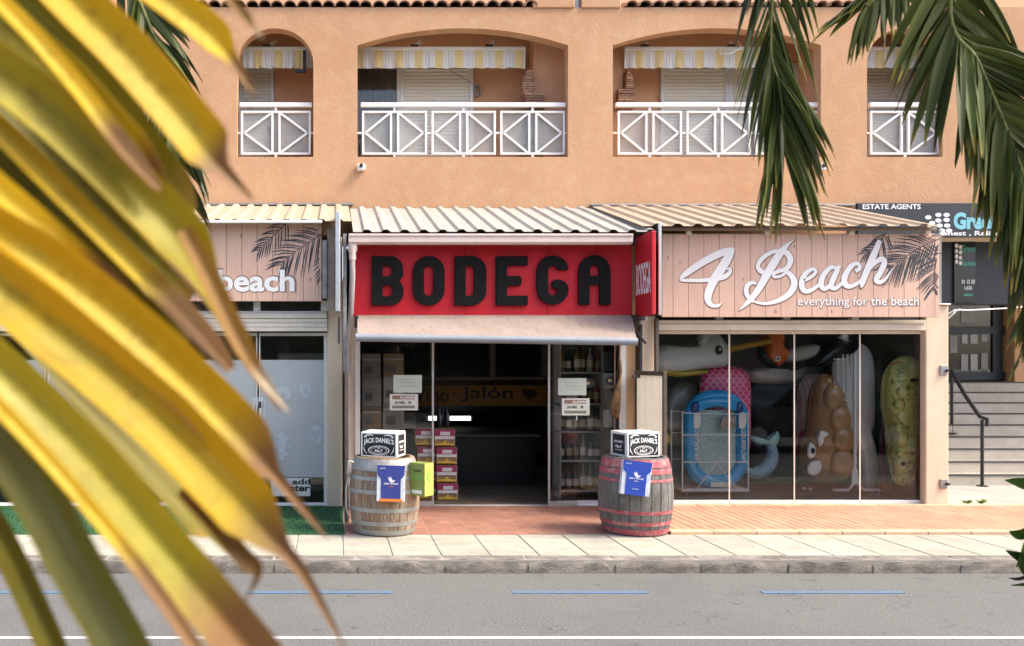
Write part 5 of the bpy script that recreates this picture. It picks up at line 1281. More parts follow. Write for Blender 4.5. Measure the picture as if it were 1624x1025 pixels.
# cartons seen through the left pane
GC = [(.34, .34, .33), (.28, .27, .25), (.40, .39, .37), (.30, .22, .15)]
n = 0
pos = ['lowest', 'second', 'third', 'fourth', 'fifth', 'top']
for c, (u0, u1) in enumerate(((573, 604), (606, 640))):
    z = .131
    for r in range(6):
        h = (.30, .26, .30, .28, .34, .32)[(r + c) % 6]
        Yc = 11.15 + .1 * c
        t = thing('storage_carton', '%s grey printed carton of the stack %s in the left window' % (pos[r], ('at the jamb', 'beside the notices')[c]), 'box', (px((u0 + u1) / 2, Yc), Yc, z), 'grey cartons stacked in the left window')
        B('box', mat('carton_grey_%d' % (n % 4), GC[n % 4], .8, ns=4), t, px(u0, Yc) + random.uniform(0, .01), px(u1, Yc) - random.uniform(0, .015), Yc - .15, Yc + .2, z, z + h, .004)
        B('print_panel', mat('carton_print', (.15, .15, .15), .7), t, px(u0 + 5, Yc), px(u1 - 14, Yc), Yc - .152, Yc - .1505, z + h * .2, z + h * .5, .0003)
        B('tape', mat('carton_tape', (.46, .44, .40), .5), t, px(u0 + 1, Yc), px(u1 - 2, Yc), Yc - .1515, Yc - .1502, z + h * .72, z + h * .8, .0003)
        z += h + .001; n += 1
# bottle shelves through the right pane
shf = thing('bottle_shelf', 'white shelf unit with bottles behind the right glass door', 'shelf', (px(935, 11), 11.0, .13))
Yf = 10.95
WSH = mat('grey_shelf', (.44, .44, .42), .5)
lv = [pz(778, Yf), pz(730, Yf), pz(684, Yf), pz(640, Yf), pz(590, Yf)]
for z in lv: B('shelf_board', WSH, shf, px(888, Yf), px(956, Yf), Yf, Yf + .3, z - .022, z, .003)
for u in (888, 955): B('upright', WSH, shf, px(u, Yf), px(u + 2, Yf), Yf, Yf + .3, .13, 2.3, .003)
B('shelf_back', mat('shelf_back', (.16, .17, .165), .7), shf, px(886, Yf), px(957, Yf), Yf + .302, Yf + .32, .13, 2.3)
cols = [(.02, .05, .025), (.03, .03, .03), (.20, .16, .05), (.28, .10, .05), (.35, .36, .33)]
places = ('lowest', 'second', 'third', 'fourth', 'top')
def bottle_mesh(m, lm, hh):
    return MB().lathe([(0, 0), (.036, 0), (.038, .01), (.038, hh * .62), (.014, hh * .76), (.014, hh), (0, hh)], seg=12).mesh('bottle', m, smooth=45), MB().lathe([(.0387, hh * .18), (.0387, hh * .5)], seg=12).mesh('bottle_label', lm, smooth=60)
bm_ = [bottle_mesh(mat('bottle_glass_%d' % i, c, .15), mat('bottle_paper_%d' % (i % 2), ((.6, .58, .5), (.35, .3, .2))[i % 2], .7), .27 + .02 * (i % 3)) for i, c in enumerate(cols)]
for r, z in enumerate(lv):
    for k in range(6):
        me, lme = random.choice(bm_)
        o = inst('bottle', me, None, (px(894 + k * 11.2, Yf) + random.uniform(-.008, .008), Yf + .08 + random.uniform(-.02, .03), z + .001))
        tag(o, '%s bottle from the left on the %s shelf behind the right glass door' % (('first', 'second', 'third', 'fourth', 'fifth', 'sixth')[k], places[r]), 'bottle', 'bottles on the %s shelf' % places[r])
        inst('paper_label', lme, o)
# ---------------------------------------------------------------- inflatables in the window
def vinyl(name, col, col2=None, **kw): return mat(name, col, .24, col2, spec=.6, bump=.22, bs=11, bd=.012, **kw)
def OL(pts, Y, n=5):
    q = [(px(u, Y), pz(v, Y)) for u, v in pts]
    c = catmull(q + [q[0]], n)[:-1]; return c
def sub(parent, name, pts, Y, th, m, rings=5, n=5, sharp=.5):
    o = OL(pts, Y, n); mb = pillow(MB(), o, Y, th, rings, sharp=sharp)
    if th > .05: mb.tube([(a, Y, b) for a, b in o + [o[0]]], .007, 5, cap=False)      # welded seam
    return mb.build(name, m, parent, smooth=170)
VB = vinyl('blue_vinyl', (.03, .36, .72), (.025, .31, .66)); VW = vinyl('white_vinyl', (.80, .81, .80), (.74, .76, .76)); VP = None
# blue lounger: ring tube, pillow roll, net
Y = 11.15
t = thing('pool_lounger', 'blue inflatable pool lounger standing upright in the wire trolley', 'inflatable', (px(1135, Y), Y, .25))
def ring(u0, u1, v0, v1, r, rx, n=12):
    x0, x1, z0, z1 = px(u0, Y) + r, px(u1, Y) - r, pz(v1, Y) + r, pz(v0, Y) - r
    return [(a, Y, b) for a, b in rrect(x0, z0, x1, z1, rx, n)]
pts = ring(1084, 1187, 618, 775, .085, .30); pts.append(pts[0])
MB().tube(pts, .085, 12, cap=False).build('tube', VB, t, smooth=170)
sub(t, 'pillow_roll', [(1098, 655), (1103, 637), (1120, 630), (1136, 629), (1152, 630), (1168, 637), (1172, 655), (1160, 650), (1136, 645), (1110, 650)], Y - .06, .06, VB)
VN = vinyl('dark_blue_vinyl', (.012, .07, .24))
for a in ((1097, 1106), (1166, 1176)): sub(t, 'pillow_end', [(a[0], 640), (a[1], 637), (a[1] + 1, 652), (a[0] - 1, 655)], Y - .07, .05, VN)
NETM = mat('pale_net', (.42, .56, .56), .5, (.30, .46, .45), ns=22, lo=.4, hi=.6, bump=.4, bs=60)
MB().box(px(1103, Y), px(1167, Y), Y - .01, Y + .01, pz(757, Y), pz(650, Y), .004).build('net', NETM, t)
for (u0, u1) in ((1096, 1106), (1167, 1178)): MB().prism(OL([(u0, 655), (u1, 655), (u1 - 1, 676), (u0, 678)], Y, 2), Y - .095, Y - .088).build('armrest_patch', WINK, t)
for u, rz in ((1100, 90), (1174, -90)):
    me = text_mesh('LEISUREFLOAT', WINK, w=.42, h=.052, off=.02); inst('lettering', me, t, Vector((px(u, Y) + (.026 if rz > 0 else -.026), Y - .088, pz(706, Y))) - ORI[t.name], (0, R(-rz), 0))
MB().box(px(1122, Y), px(1153, Y), Y - .105, Y - .1, pz(771, Y), pz(763, Y)).build('care_label', PAPER, t)
# wire trolley
Yt = 11.0
t = thing('wire_trolley', 'white wire trolley on castors holding the blue lounger', 'trolley', (px(1136, Yt), Yt, .16))
za, zb2 = pz(780, Yt), pz(652, Yt); xa, xb = px(1081, Yt), px(1188, Yt)
B('deck', WHITE, t, xa, xb, Yt - .02, Yt + .38, za, za + .035, .006)
for x in (xa + .01, xb - .01):
    for y in (Yt, Yt + .36): MB().tube([(x, y, za + .03), (x, y, zb2)], .009, 6).build('upright', WHITE, t)
for v in (655, 690, 733):
    for y in (Yt - .004, Yt + .36): MB().tube([(xa, y, pz(v, Yt)), (xb, y, pz(v, Yt) - (.02 if v == 655 else 0))], .006, 6).build('wire', WHITE, t)
MB().tube([(px(1104, Yt), Yt - .01, za + .03), (px(1136, Yt), Yt - .01, pz(734, Yt)), (px(1169, Yt), Yt - .01, za + .03)], .007, 6).build('brace', WHITE, t)
def castor(parent, x, y, z0, r=.035):
    c = MB().box(x - .02, x + .02, y - .02, y + .02, z0 + r * 1.6, z0 + r * 2.6, .004).build('castor', ALU, parent)
    inst('wheel', MB().lathe([(0, -.012), (r, -.012), (r, .012), (0, .012)], seg=14).mesh('wheel', mat('grey_rubber', (.25, .25, .25), .6), smooth=40), parent, Vector((x, y, z0 + r)) - ORI[parent.name], (R(90), 0, R(30)))
for x in (xa + .06, xb - .06): castor(t, x, Yt + .02, .16)
t = tag(MB().box(px(1143, 11.05), px(1167, 11.05), 11.04, 11.046, pz(680, 11.05), pz(661, 11.05)).build('price_card', mat('price_card', (.42, .38, .33), .6, (.2, .17, .14), ns=30)), 'small picture card on the blue lounger', 'card')
# pink scale float
def m_scales(name, base, line, sx):
    t = NT(name); p = t.sep()
    row = t.math('FLOOR', t.math('DIVIDE', p[2], sx * .62)); par = t.math('MULTIPLY', t.math('MODULO', row, 2.0), .5)
    fx = t.math('SUBTRACT', t.math('FRACT', t.math('ADD', t.math('DIVIDE', p[0], sx), par)), .5)
    fz = t.math('FRACT', t.math('DIVIDE', p[2], sx * .62))
    d = t.math('SQRT', t.math('ADD', t.math('MULTIPLY', fx, fx), t.math('MULTIPLY', t.math('MULTIPLY', fz, .55), t.math('MULTIPLY', fz, .55))))
    c = t.mix(t.ramp(t.math('ABSOLUTE', t.math('SUBTRACT', d, .45)), [(.03, 1), (.07, 0)]), base, line)
    t.bsdf(c, .3, 0, .5); return t.m
Y = 11.55
t = thing('scale_float', 'pink fish-scale float rising behind the blue lounger', 'inflatable', (px(1151, Y), Y, .2))
sub(t, 'body', [(1112, 600), (1122, 587), (1150, 582), (1178, 586), (1189, 602), (1190, 650), (1186, 720), (1150, 745), (1118, 720), (1110, 650)], Y, .10, m_scales('pink_scales', (.72, .05, .20), (.85, .50, .58), .085))
# mermaid tail
Y = 11.3
t = thing('tail_float', 'pale blue inflatable mermaid tail curling beside the trolley', 'inflatable', (px(1215, Y), Y, .2))
TS = m_scales('blue_scales', (.22, .36, .46), (.12, .22, .33), .06)
P = catmull([(1180, 742, .02), (1192, 750, .06), (1206, 749, .085), (1219, 738, .085), (1225, 722, .075), (1222, 707, .06), (1214, 700, .05)], 6)
MB().tube([(px(u, Y), Y, pz(v, Y)) for u, v, r in P], [r for u, v, r in P], 12).build('body', TS, t, smooth=170)
sub(t, 'fin', [(1216, 706), (1200, 704), (1192, 697), (1191, 691), (1200, 697), (1212, 700), (1222, 698), (1227, 690), (1233, 684), (1236, 692), (1233, 703), (1226, 709)], Y - .02, .05, vinyl('teal_vinyl', (.24, .46, .46)))
# white swan-like float hanging at top left with an eye
Y = 11.4
t = thing('white_animal_float', 'large white animal float with an eye hanging at the window top', 'inflatable', (px(1095, Y), Y, pz(592, Y)))
sub(t, 'body', [(1030, 555), (1045, 546), (1075, 548), (1100, 545), (1112, 525), (1120, 520), (1140, 530), (1153, 548), (1157, 566), (1150, 580), (1120, 584), (1085, 590), (1050, 592), (1025, 580)], Y, .2, VW, 6)
sub(t, 'ear', [(1108, 545), (1112, 526), (1122, 515), (1126, 530), (1120, 546)], Y - .16, .06, VW)
MB().prism(ellipse(px(1140, Y - .2), pz(556, Y - .2), .045, .055, 16), Y - .212, Y - .17).build('eye', INK, t)
MB().prism(ellipse(px(1141, Y - .2), pz(554, Y - .2), .016, .02, 12), Y - .216, Y - .2125).build('eye_glint', WINK, t)
sub(t, 'belly_band', [(1040, 586), (1080, 590), (1118, 588), (1118, 592), (1080, 597), (1040, 592)], Y - .05, .08, vinyl('yellow_vinyl', (.55, .42, .06)))
t = thing('clear_float', 'clear plastic wrapped float behind the blue lounger', 'inflatable', (px(1090, 11.9), 11.9, .2))
sub(t, 'body', [(1052, 640), (1066, 612), (1088, 602), (1106, 610), (1112, 650), (1105, 700), (1075, 715), (1055, 690)], 11.9, .12, vinyl('grey_green_vinyl', (.22, .23, .18), (.30, .31, .26)))
t = thing('yellow_ball', 'small yellow ball low behind the screen', 'ball', (px(1064, 11.4), 11.4, pz(706, 11.4)))
sub(t, 'ball_body', [(1054 + 9 * math.cos(a), 696 + 10 * math.sin(a)) for a in [2 * PI * k / 8 for k in range(8)]], 11.4, .08, vinyl('yellow_vinyl', (.55, .42, .06)))
# paddle and orange fish
Y = 11.3
t = thing('yellow_paddle', 'yellow paddle lying across the top of the window', 'paddle', (px(1190, Y), Y, pz(556, Y)))
MB().tube([(px(1152, Y), Y, pz(555, Y)), (px(1222, Y), Y, pz(541, Y))], [.045, .035], 10).build('shaft', vinyl('yellow_orange_vinyl', (.62, .36, .06)), t, smooth=60)
t = thing('fish_float', 'orange inflatable fish hanging at the window top', 'inflatable', (px(1235, Y), Y + .15, pz(582, Y)))
VO = vinyl('orange_vinyl', (.75, .16, .03), (.68, .14, .03))
sub(t, 'body', [(1214, 568), (1214, 548), (1208, 530), (1216, 514), (1234, 514), (1242, 532), (1240, 548), (1250, 563), (1238, 578), (1224, 578)], Y + .12, .11, VO)
sub(t, 'band', [(1203, 550), (1216, 566), (1232, 577), (1228, 584), (1210, 576), (1200, 560)], Y + .14, .09, INK)
MB().prism(ellipse(px(1234, Y), pz(569, Y), .033, .033, 16), Y + .0, Y + .06).build('eye', WINK, t)
MB().prism(ellipse(px(1234, Y), pz(569, Y), .016, .016, 12), Y - .004, Y - .0005).build('pupil', INK, t)
Y = 11.8
t = thing('white_boat_float', 'pale boat-shaped float lying behind the orange fish', 'inflatable', (px(1240, Y), Y, pz(608, Y)))
sub(t, 'body', [(1180, 590), (1200, 582), (1240, 588), (1280, 578), (1310, 565), (1318, 575), (1300, 596), (1250, 607), (1195, 606)], Y, .16, vinyl('grey_white_vinyl', (.42, .43, .43)))
# orca
Y = 11.35
t = thing('orca_float', 'black and white inflatable whale at the window top', 'inflatable', (px(1320, Y), Y, pz(585, Y)))
sub(t, 'body', [(1282, 583), (1290, 566), (1306, 548), (1322, 536), (1345, 530), (1362, 545), (1350, 562), (1328, 572), (1305, 580)], Y, .14, vinyl('black_vinyl', (.015, .015, .018)))
sub(t, 'snout', [(1240, 560), (1262, 551), (1296, 548), (1300, 562), (1270, 572), (1246, 572)], Y + .06, .09, vinyl('grey_white_vinyl', (.42, .43, .43)))
sub(t, 'eye_patch', [(1329, 536), (1338, 528), (1345, 533), (1340, 541)], Y - .12, .03, VW)
# brown float made of swelling coils, with white eye patches
Y = 11.2
t = thing('brown_float', 'brown lumpy inflatable with white eye patches beside the rack', 'inflatable', (px(1310, Y), Y, .22))
VBR = vinyl('brown_vinyl', (.32, .17, .065), (.26, .135, .05)); VBR2 = vinyl('tan_vinyl', (.40, .23, .10))
sub(t, 'body', [(1285, 630), (1293, 603), (1308, 594), (1325, 604), (1338, 628), (1343, 660), (1350, 700), (1347, 740), (1330, 762), (1300, 767), (1276, 752), (1270, 720), (1280, 680)], Y, .17, VBR, 6)
for (cu, cv, ru, rv) in ((1328, 664, 19, 26), (1332, 697, 19, 26), (1331, 734, 21, 28), (1318, 632, 17, 24)):
    sub(t, 'coil', [(cu + ru * math.cos(a), cv + rv * math.sin(a)) for a in [2 * PI * k / 10 for k in range(10)]], Y - .10, .12, VBR2)
for (pts_, m_) in (([(1297, 692), (1303, 683), (1315, 688), (1306, 694), (1305, 704), (1299, 708)], WINK), ([(1281, 712), (1286, 702), (1294, 711), (1292, 725), (1282, 726)], WINK), ([(1281, 742), (1286, 733), (1301, 731), (1303, 745), (1295, 754), (1283, 752)], WINK)):
    pillow(MB(), OL(pts_, Y - .2, 4), Y - .19, .03, 3).build('eye_patch', m_, t, smooth=170)
MB().prism(ellipse(px(1289, Y - .22), pz(715, Y - .22), .022, .035, 14), Y - .236, Y - .20).build('pupil', INK, t)
# striped float behind it
def m_vstripe(name, cols, per):
    t = NT(name); s = t.math('FRACT', t.math('DIVIDE', t.sep()[0], per)); n = len(cols)
    t.bsdf(t.ramp(s, [(i / n, c) for i, c in enumerate(cols)], 'CONSTANT'), .35, 0, .5); return t.m
Y = 11.55
t = thing('striped_float', 'pink and cream striped float behind the brown inflatable', 'inflatable', (px(1280, Y), Y, .2))
sub(t, 'body', [(1264, 640), (1268, 612), (1280, 596), (1296, 594), (1310, 606), (1314, 650), (1306, 720), (1285, 760), (1268, 735), (1262, 690)], Y, .13, m_vstripe('pink_stripe_vinyl', [(.52, .42, .36), (.48, .25, .24), (.55, .45, .38), (.42, .30, .26)], .085))
t = thing('red_float', 'dark red float low behind the brown inflatable', 'inflatable', (px(1275, 11.4), 11.4, .2))
sub(t, 'body', [(1266, 690), (1276, 682), (1292, 690), (1296, 730), (1284, 748), (1268, 740)], 11.42, .07, vinyl('dark_red_vinyl', (.40, .03, .06)))
# tall white float
Y = 11.35
t = thing('white_mat_float', 'tall white ribbed float standing behind the rack post', 'inflatable', (px(1358, Y), Y, .2))
sub(t, 'body', [(1320, 600), (1322, 570), (1332, 552), (1350, 545), (1370, 548), (1382, 566), (1385, 620), (1384, 670), (1379, 695), (1388, 730), (1394, 765), (1386, 780), (1370, 776), (1362, 740), (1345, 690), (1326, 650)], Y, .13, VW, 6)
for k in range(5): MB().tube([(px(1330 + 7 * k, Y - .13), Y - .115 - .012 * math.sin(k), pz(562, Y)), (px(1330 + 7 * k, Y - .13), Y - .12, pz(680, Y))], .016, 6).build('rib', VW, t, smooth=60)
sub(t, 'green_edge', [(1386, 580), (1391, 600), (1392, 680), (1396, 740), (1398, 770), (1393, 770), (1387, 700), (1386, 640)], Y + .06, .08, vinyl('deep_green_vinyl', (.03, .12, .10)))
# metal rack on castors
Yr = 11.0
t = thing('display_rack', 'white metal display rack on castors before the white float', 'rack', (px(1355, Yr), Yr, .16))
MB().tube([(px(1355.5, Yr), Yr, pz(562, Yr)), (px(1355.5, Yr), Yr, pz(768, Yr))], .022, 10).build('post', WHITE, t, smooth=60)
for s in (-1, 1):
    MB().tube([(px(1355.5, Yr) + s * .02, Yr, pz(745, Yr)), (px(1355.5, Yr) + s * .03, Yr - .01, pz(768, Yr)), (px(1355.5, Yr) + s * .09, Yr - .02, pz(777, Yr)), (px(1355.5, Yr) + s * .29, Yr - .03, pz(777, Yr))], .019, 8).build('foot', WHITE, t, smooth=60)
    castor(t, px(1355.5, Yr) + s * .26, Yr - .03, .165)
for k in range(9): MB().tube([(px(1326 + 3.2 * k, Yr), Yr + .03, pz(570, Yr)), (px(1326 + 3.2 * k, Yr), Yr + .03, pz(700, Yr))], .0035, 5).build('wire', WHITE, t)
for v in (570, 635, 700): MB().tube([(px(1324, Yr), Yr + .03, pz(v, Yr)), (px(1357, Yr), Yr + .03, pz(v, Yr))], .005, 5).build('wire', WHITE, t)
for s in (0, 1): castor(t, px(1288 + 10 * s, Yr), Yr + .2, .165, .03)
# grey curtain edge and yellow patterned float
t = thing('grey_column', 'thin grey post inside the window beside the yellow float', 'post', (px(1392, 12), 12.0, .16))
B('shaft', mat('grey_post', (.33, .34, .34), .6), t, px(1386, 12), px(1396, 12), 12.0, 12.1, .16, 3.1)
Y = 10.82
t = thing('yellow_float', 'yellow and green patterned float standing at the right window end', 'inflatable', (px(1432, Y), Y, .2))
def m_yellow():
    t = NT('yellow_pattern_vinyl'); v = t.n('ShaderNodeTexVoronoi'); v.inputs['Scale'].default_value = 9; t.l(t.pos(), v.inputs['Vector'])
    c = t.mix(t.ramp(t.noise(2.2, 3, .5), [(.35, 0), (.65, 1)]), (.78, .66, .20), (.52, .54, .16))
    c = t.mix(t.ramp(t.noise(9, 4, .7, dist=1.5), [(.55, 0), (.62, 1)]), c, (.20, .22, .05))
    c = t.mix(t.ramp(t.noise(7, 3, .6, dist=2.0), [(.63, 0), (.67, 1)]), c, (.45, .16, .04))
    t.bsdf(c, .3, 0, .5); return t.m
VY = m_yellow(); VY2 = vinyl('pale_yellow_vinyl', (.78, .70, .28), (.70, .62, .24))
sub(t, 'body', [(1400, 640), (1402, 600), (1412, 578), (1432, 566), (1452, 570), (1462, 590), (1461, 640), (1456, 700), (1450, 750), (1436, 768), (1420, 764), (1412, 740), (1408, 690)], Y, .16, VY, 6)
for k in range(7): sub(t, 'bump', [(1428 - (k % 2) * 3 + 9 * math.cos(a), 622 + 19 * k + 10 * math.sin(a)) for a in [2 * PI * q / 8 for q in range(8)]], Y - .12, .06, VY if k % 2 else VY2)
sub(t, 'head', [(1432, 580), (1444, 570), (1460, 576), (1461, 600), (1450, 612), (1436, 606)], Y - .07, .11, VY2)
MB().prism(ellipse(px(1452, Y - .19), pz(603, Y - .19), .035, .024, 14), Y - .205, Y - .14).build('handle', INK, t)
MB().prism(ellipse(px(1433, Y - .19), pz(736, Y - .19), .028, .026, 14), Y - .195, Y - .1).build('handle', INK, t)
sub(t, 'orange_side', [(1452, 640), (1461, 632), (1460, 690), (1452, 740), (1446, 764), (1441, 764), (1447, 700)], Y - .08, .09, vinyl('orange_side_vinyl', (.50, .20, .03)))
t = thing('dark_red_board', 'dark red board leaning behind the yellow float', 'board', (px(1408, 11.0), 11.0, .16))
MB().prism(OL([(1396, 780), (1400, 690), (1404, 665), (1412, 665), (1416, 700), (1418, 780)], 11.0, 3), 11.0, 11.05).build('board', vinyl('maroon_vinyl', (.14, .02, .03)), t, smooth=40)
# dark goods in the depth of the shop
tag(MB().box(px(1195, 12.4), px(1262, 12.4), 12.3, 12.9, .16, pz(640, 12.4), .04).build('dark_cabinet', DARK, smooth=40), 'black cabinet in the depth of the inflatables shop', 'cabinet')
tag(MB().box(px(1150, 13.4), px(1330, 13.4), 13.3, 13.55, pz(610, 13.4), pz(520, 13.4), .02).build('wall_cabinet', mat('grey_cabinet', (.30, .30, .29), .6), smooth=40), 'grey wall cabinet high in the inflatables shop', 'cabinet')
# ---------------------------------------------------------------- palms
GREENL = m_leaf('palm_green', (.165, .190, .038), (.42, .31, .05), .93, .30, var=.35, rough=.45, second=(.105, .135, .028))
DARKL = m_leaf('palm_dark_green', (.095, .120, .028), (.12, .09, .03), .9, .22, var=.30, rough=.38)
YELL = m_leaf('palm_yellow', (.80, .60, .05), (.38, .22, .10), .76, .45, spots=.7, var=.10, rough=.5, second=(.68, .58, .11))
YELG = m_leaf('palm_yellow_green', (.64, .56, .085), (.36, .19, .07), .86, .42, spots=.7, var=.12, rough=.42, second=(.42, .40, .07))
OLIVE_SHADE = m_leaf('palm_olive_shade', (.30, .26, .035), (.50, .34, .08), .92, .40, spots=.35, var=.15, rough=.42, second=(.20, .20, .035))  # olive leaf, its dark tone carries the shade of the rear leaflets
GREYG = m_leaf('palm_grey_green', (.32, .33, .12), (.40, .30, .10), .95, .30, spots=.35, var=.12, rough=.42, second=(.33, .31, .13))
DRY = m_leaf('palm_dry', (.42, .25, .10), (.60, .50, .36), .80, .30, spots=.5, var=.15, rough=.6, second=(.28, .15, .06))
RACH = mat('palm_rachis', (.36, .36, .12), .5, (.22, .25, .07), ns=20)
BARK = mat('palm_bark', (.17, .13, .095), .95, (.09, .07, .05), ns=9, stretch=(1, 1, 4), bump=.9, bs=14, bd=.03)
def leaflet_mesh(P, W, side, m, fold=.35, name='leaflet', across=2, ridges=0.0, thick=.0012):
    # P: centre line (Vectors), W: widths, side: across vector hint
    n = len(P); rows = []; T = []
    for i in range(n):
        tg = (P[min(i + 1, n - 1)] - P[max(i - 1, 0)]).normalized()
        s = side - tg * side.dot(tg); s.normalize(); nn = tg.cross(s)
        row = []
        for j in range(-across, across + 1):
            f = j / across
            zz = abs(f) * fold * W[i] / 2 + (ridges * W[i] * math.cos(f * 9.4) if ridges else 0)
            row.append(P[i] + s * (f * W[i] / 2) + nn * zz)
        rows.append(row); T.append([i / (n - 1)] * (2 * across + 1))
    mb = MB()
    top = rows; 
    bot = [[p - ((P[min(i + 1, n - 1)] - P[max(i - 1, 0)]).normalized().cross(side)).normalized() * thick for p in row] for i, row in enumerate(rows)]
    full = [a + list(reversed(b)) for a, b in zip(top, bot)]; TT = [t + t for t in T]
    mb.grid(full, T=TT, closed=True)
    m2 = len(full[0]); b0 = len(mb.v) - m2
    mb.f += [tuple(range(m2)), tuple(range(b0, b0 + m2))]; mb.m += [0, 0]
    me = mb.mesh(name, m, attr=True, smooth=60)
    w_ = 2 * across + 1
    one = [j / across for j in range(-across, across + 1)]; one = one + one[::-1]
    a_ = me.attributes.new('s', 'FLOAT', 'POINT'); a_.data.foreach_set('value', one * n)
    return me
def V(u, v, Y): return Vector((px(u, Y), Y, pz(v, Y)))

# --- palm beside the photographer: its trunk stands behind the camera, fronds arch over and hang into the view
palm = thing('palm_tree', 'green palm with fronds hanging in from the top right', 'palm', (1.45, -.8, .12))
tx, ty, tz = 1.45, -.8, 4.3
P = [(tx + .06 * math.sin(k * .9), ty, .12 + (tz - .12) * k / 10) for k in range(11)]
MB().tube(P, [.24 - .006 * k for k in range(11)], 14).build('trunk', BARK, palm, smooth=50)
def frond(parent, R_, mats, n, lenf, plane, droop, wid, gap0=0.03, spread=38, seedv=1, rr=(.020, .005), sides=(1, -1), tipbias=0.0):
    rnd = random.Random(seedv)
    C = [Vector(p) for p in catmull([tuple(p) for p in R_], 10)]
    o = ORI[parent.name]
    m = len(C)
    fr = MB().tube(C, [rr[0] + (rr[1] - rr[0]) * i / m for i in range(m)], 7).build('frond', RACH, parent, smooth=60)
    for i in range(n):
        f = gap0 + (1 - gap0) * (i + .5) / n; q = min(m - 2, f * (m - 1)); k = int(q); base = C[k].lerp(C[k + 1], q - k)
        tg = (C[min(k + 2, m - 1)] - C[max(k - 1, 0)]).normalized()
        lat = tg.cross(plane); lat = lat.normalized() if lat.length > .3 else Vector((1, 0, 0))
        for s in sides:
            L = lenf(f) * rnd.uniform(.86, 1.1); a = R(spread * (1.15 - .55 * f) + rnd.uniform(-6, 6))
            d = (tg * math.cos(a) + lat * s * math.sin(a) + plane * rnd.uniform(-.05, .22)).normalized()
            pts = []; steps = 9; p = base.copy(); dd = d.copy()
            for j in range(steps + 1):
                pts.append(p - o); dd = (dd + Vector((0, 0, -1)) * droop * (.35 + j / steps) / steps * rnd.uniform(.8, 1.2)).normalized(); p = p + dd * (L / steps)
            w0 = wid * rnd.uniform(.8, 1.15)
            W = [w0 * (.35 + .65 * min(1, 4.5 * j / steps)) * (1 - max(0, (j / steps - .45) / .55) ** 1.5 * .94) for j in range(steps + 1)]
            me = leaflet_mesh(pts, W, (plane.cross(d)).normalized() if False else (tg + Vector((0, 0, .2)) + plane * rnd.uniform(-.5, .5)), rnd.choice(mats), fold=rnd.uniform(.3, .6))
            inst('leaflet', me, fr)
    return fr
PL = Vector((0, -1, 0))
# frond hanging straight down near the middle right
frond(palm, [Vector((tx, ty, tz)), Vector((1.40, .5, 4.9)), Vector((1.30, 1.7, 4.35)), Vector((1.245, 2.35, 3.45)), V(1223, 30, 2.55), V(1236, 140, 2.57), V(1243, 235, 2.58)],
      [GREENL, GREENL, DARKL], 56, lambda f: .40 - .11 * f, PL, .70, .020, .50, 27, 5, (.010, .003))
# long frond crossing the top right corner
frond(palm, [Vector((tx, ty, tz)), Vector((1.55, .5, 4.95)), Vector((1.66, 1.7, 4.35)), Vector((1.76, 2.35, 3.42)), V(1507, 0, 2.6), V(1552, 100, 2.6), V(1600, 215, 2.62), V(1642, 335, 2.62), V(1675, 460, 2.62)],
      [GREENL, GREENL, DARKL, GREENL], 90, lambda f: .41 - .10 * f, PL, .8, .031, .46, 46, 9, (.010, .003))
frond(palm, [Vector((tx, ty, tz)), Vector((2.0, .6, 4.8)), Vector((2.3, 1.9, 4.1)), V(1720, 60, 2.75), V(1712, 240, 2.75), V(1690, 390, 2.75), V(1665, 480, 2.75)],
      [GREENL, GREENL], 46, lambda f: .34 - .08 * f, PL, .7, .028, .45, 34, 21, (.014, .004))
frond(palm, [Vector((tx, ty, tz)), Vector((1.5, .5, 4.9)), Vector((1.58, 1.8, 4.2)), V(1480, -200, 2.75), V(1455, -110, 2.75), V(1415, -35, 2.75), V(1375, 10, 2.75)],
      [GREENL, GREENL], 40, lambda f: .26 - .06 * f, PL, .8, .026, .5, 38, 34, (.012, .004))
for k, ang in enumerate((150, 195, 240, 285, 330, 15)):    # rest of the crown, behind the camera
    a = R(ang); dx, dy = math.cos(a), math.sin(a); b = Vector((tx, ty, tz))
    frond(palm, [b, b + Vector((dx * .6, dy * .6, .5)), b + Vector((dx * 1.3, dy * 1.3, .45)), b + Vector((dx * 1.9, dy * 1.9, -.1))], [GREENL], 14, lambda f: .5 - .15 * f, Vector((-dx * .3, -dy * .3, 1)).normalized(), .8, .036, .25, 60, 50 + k, (.018, .005))

# --- left-hand palm close to the lens: yellowing leaflets out of focus
lp = thing('palm_tree', 'yellowing palm very close at left, its big leaflets blurred', 'palm', (-1.25, .50, .12))
MB().tube([(-1.25, .50, .12), (-1.23, .52, .9), (-1.2, .52, 1.7), (-1.17, .52, 2.3)], [.17, .15, .14, .12], 14).build('trunk', BARK, lp, smooth=50)
fr0 = MB().tube(catmull([(-1.17, .52, 2.25), (-.85, .53, 2.45), (-.55, .54, 2.35), (-.34, .55, 2.08), (-.30, .56, 1.75), (-.33, .57, 1.45)], 8), .012, 8).build('frond', RACH, lp, smooth=60)
def blade(path, w, m, d0, d1, roll=0.0, fold=.5, ridge=.002, tip=.78, tw=.40):
    pts2 = catmull(path, 7); n = len(pts2); o = ORI[lp.name]
    P = []; W = []
    for i, (u, v) in enumerate(pts2):
        f = i / (n - 1); d = d0 + (d1 - d0) * f
        P.append(V(u, v, d) - o)
        k = 1.0 if f < tip else (1 + (tw - 1) * (f - tip) / .13 if f < tip + .13 else tw * max(.04, (1 - f) / max(.02, 1 - tip - .13)) ** .8)
        W.append(w * (d / FPX) * k * (.85 + .15 * min(1, f * 4)))
    tg = (P[-1] - P[0]).normalized()
    side = Vector((-tg.z, 0, tg.x)) + Vector((0, math.sin(roll), 0))
    inst('leaflet', leaflet_mesh(P, W, side, m, fold, across=6, ridges=ridge, thick=.0008), fr0)
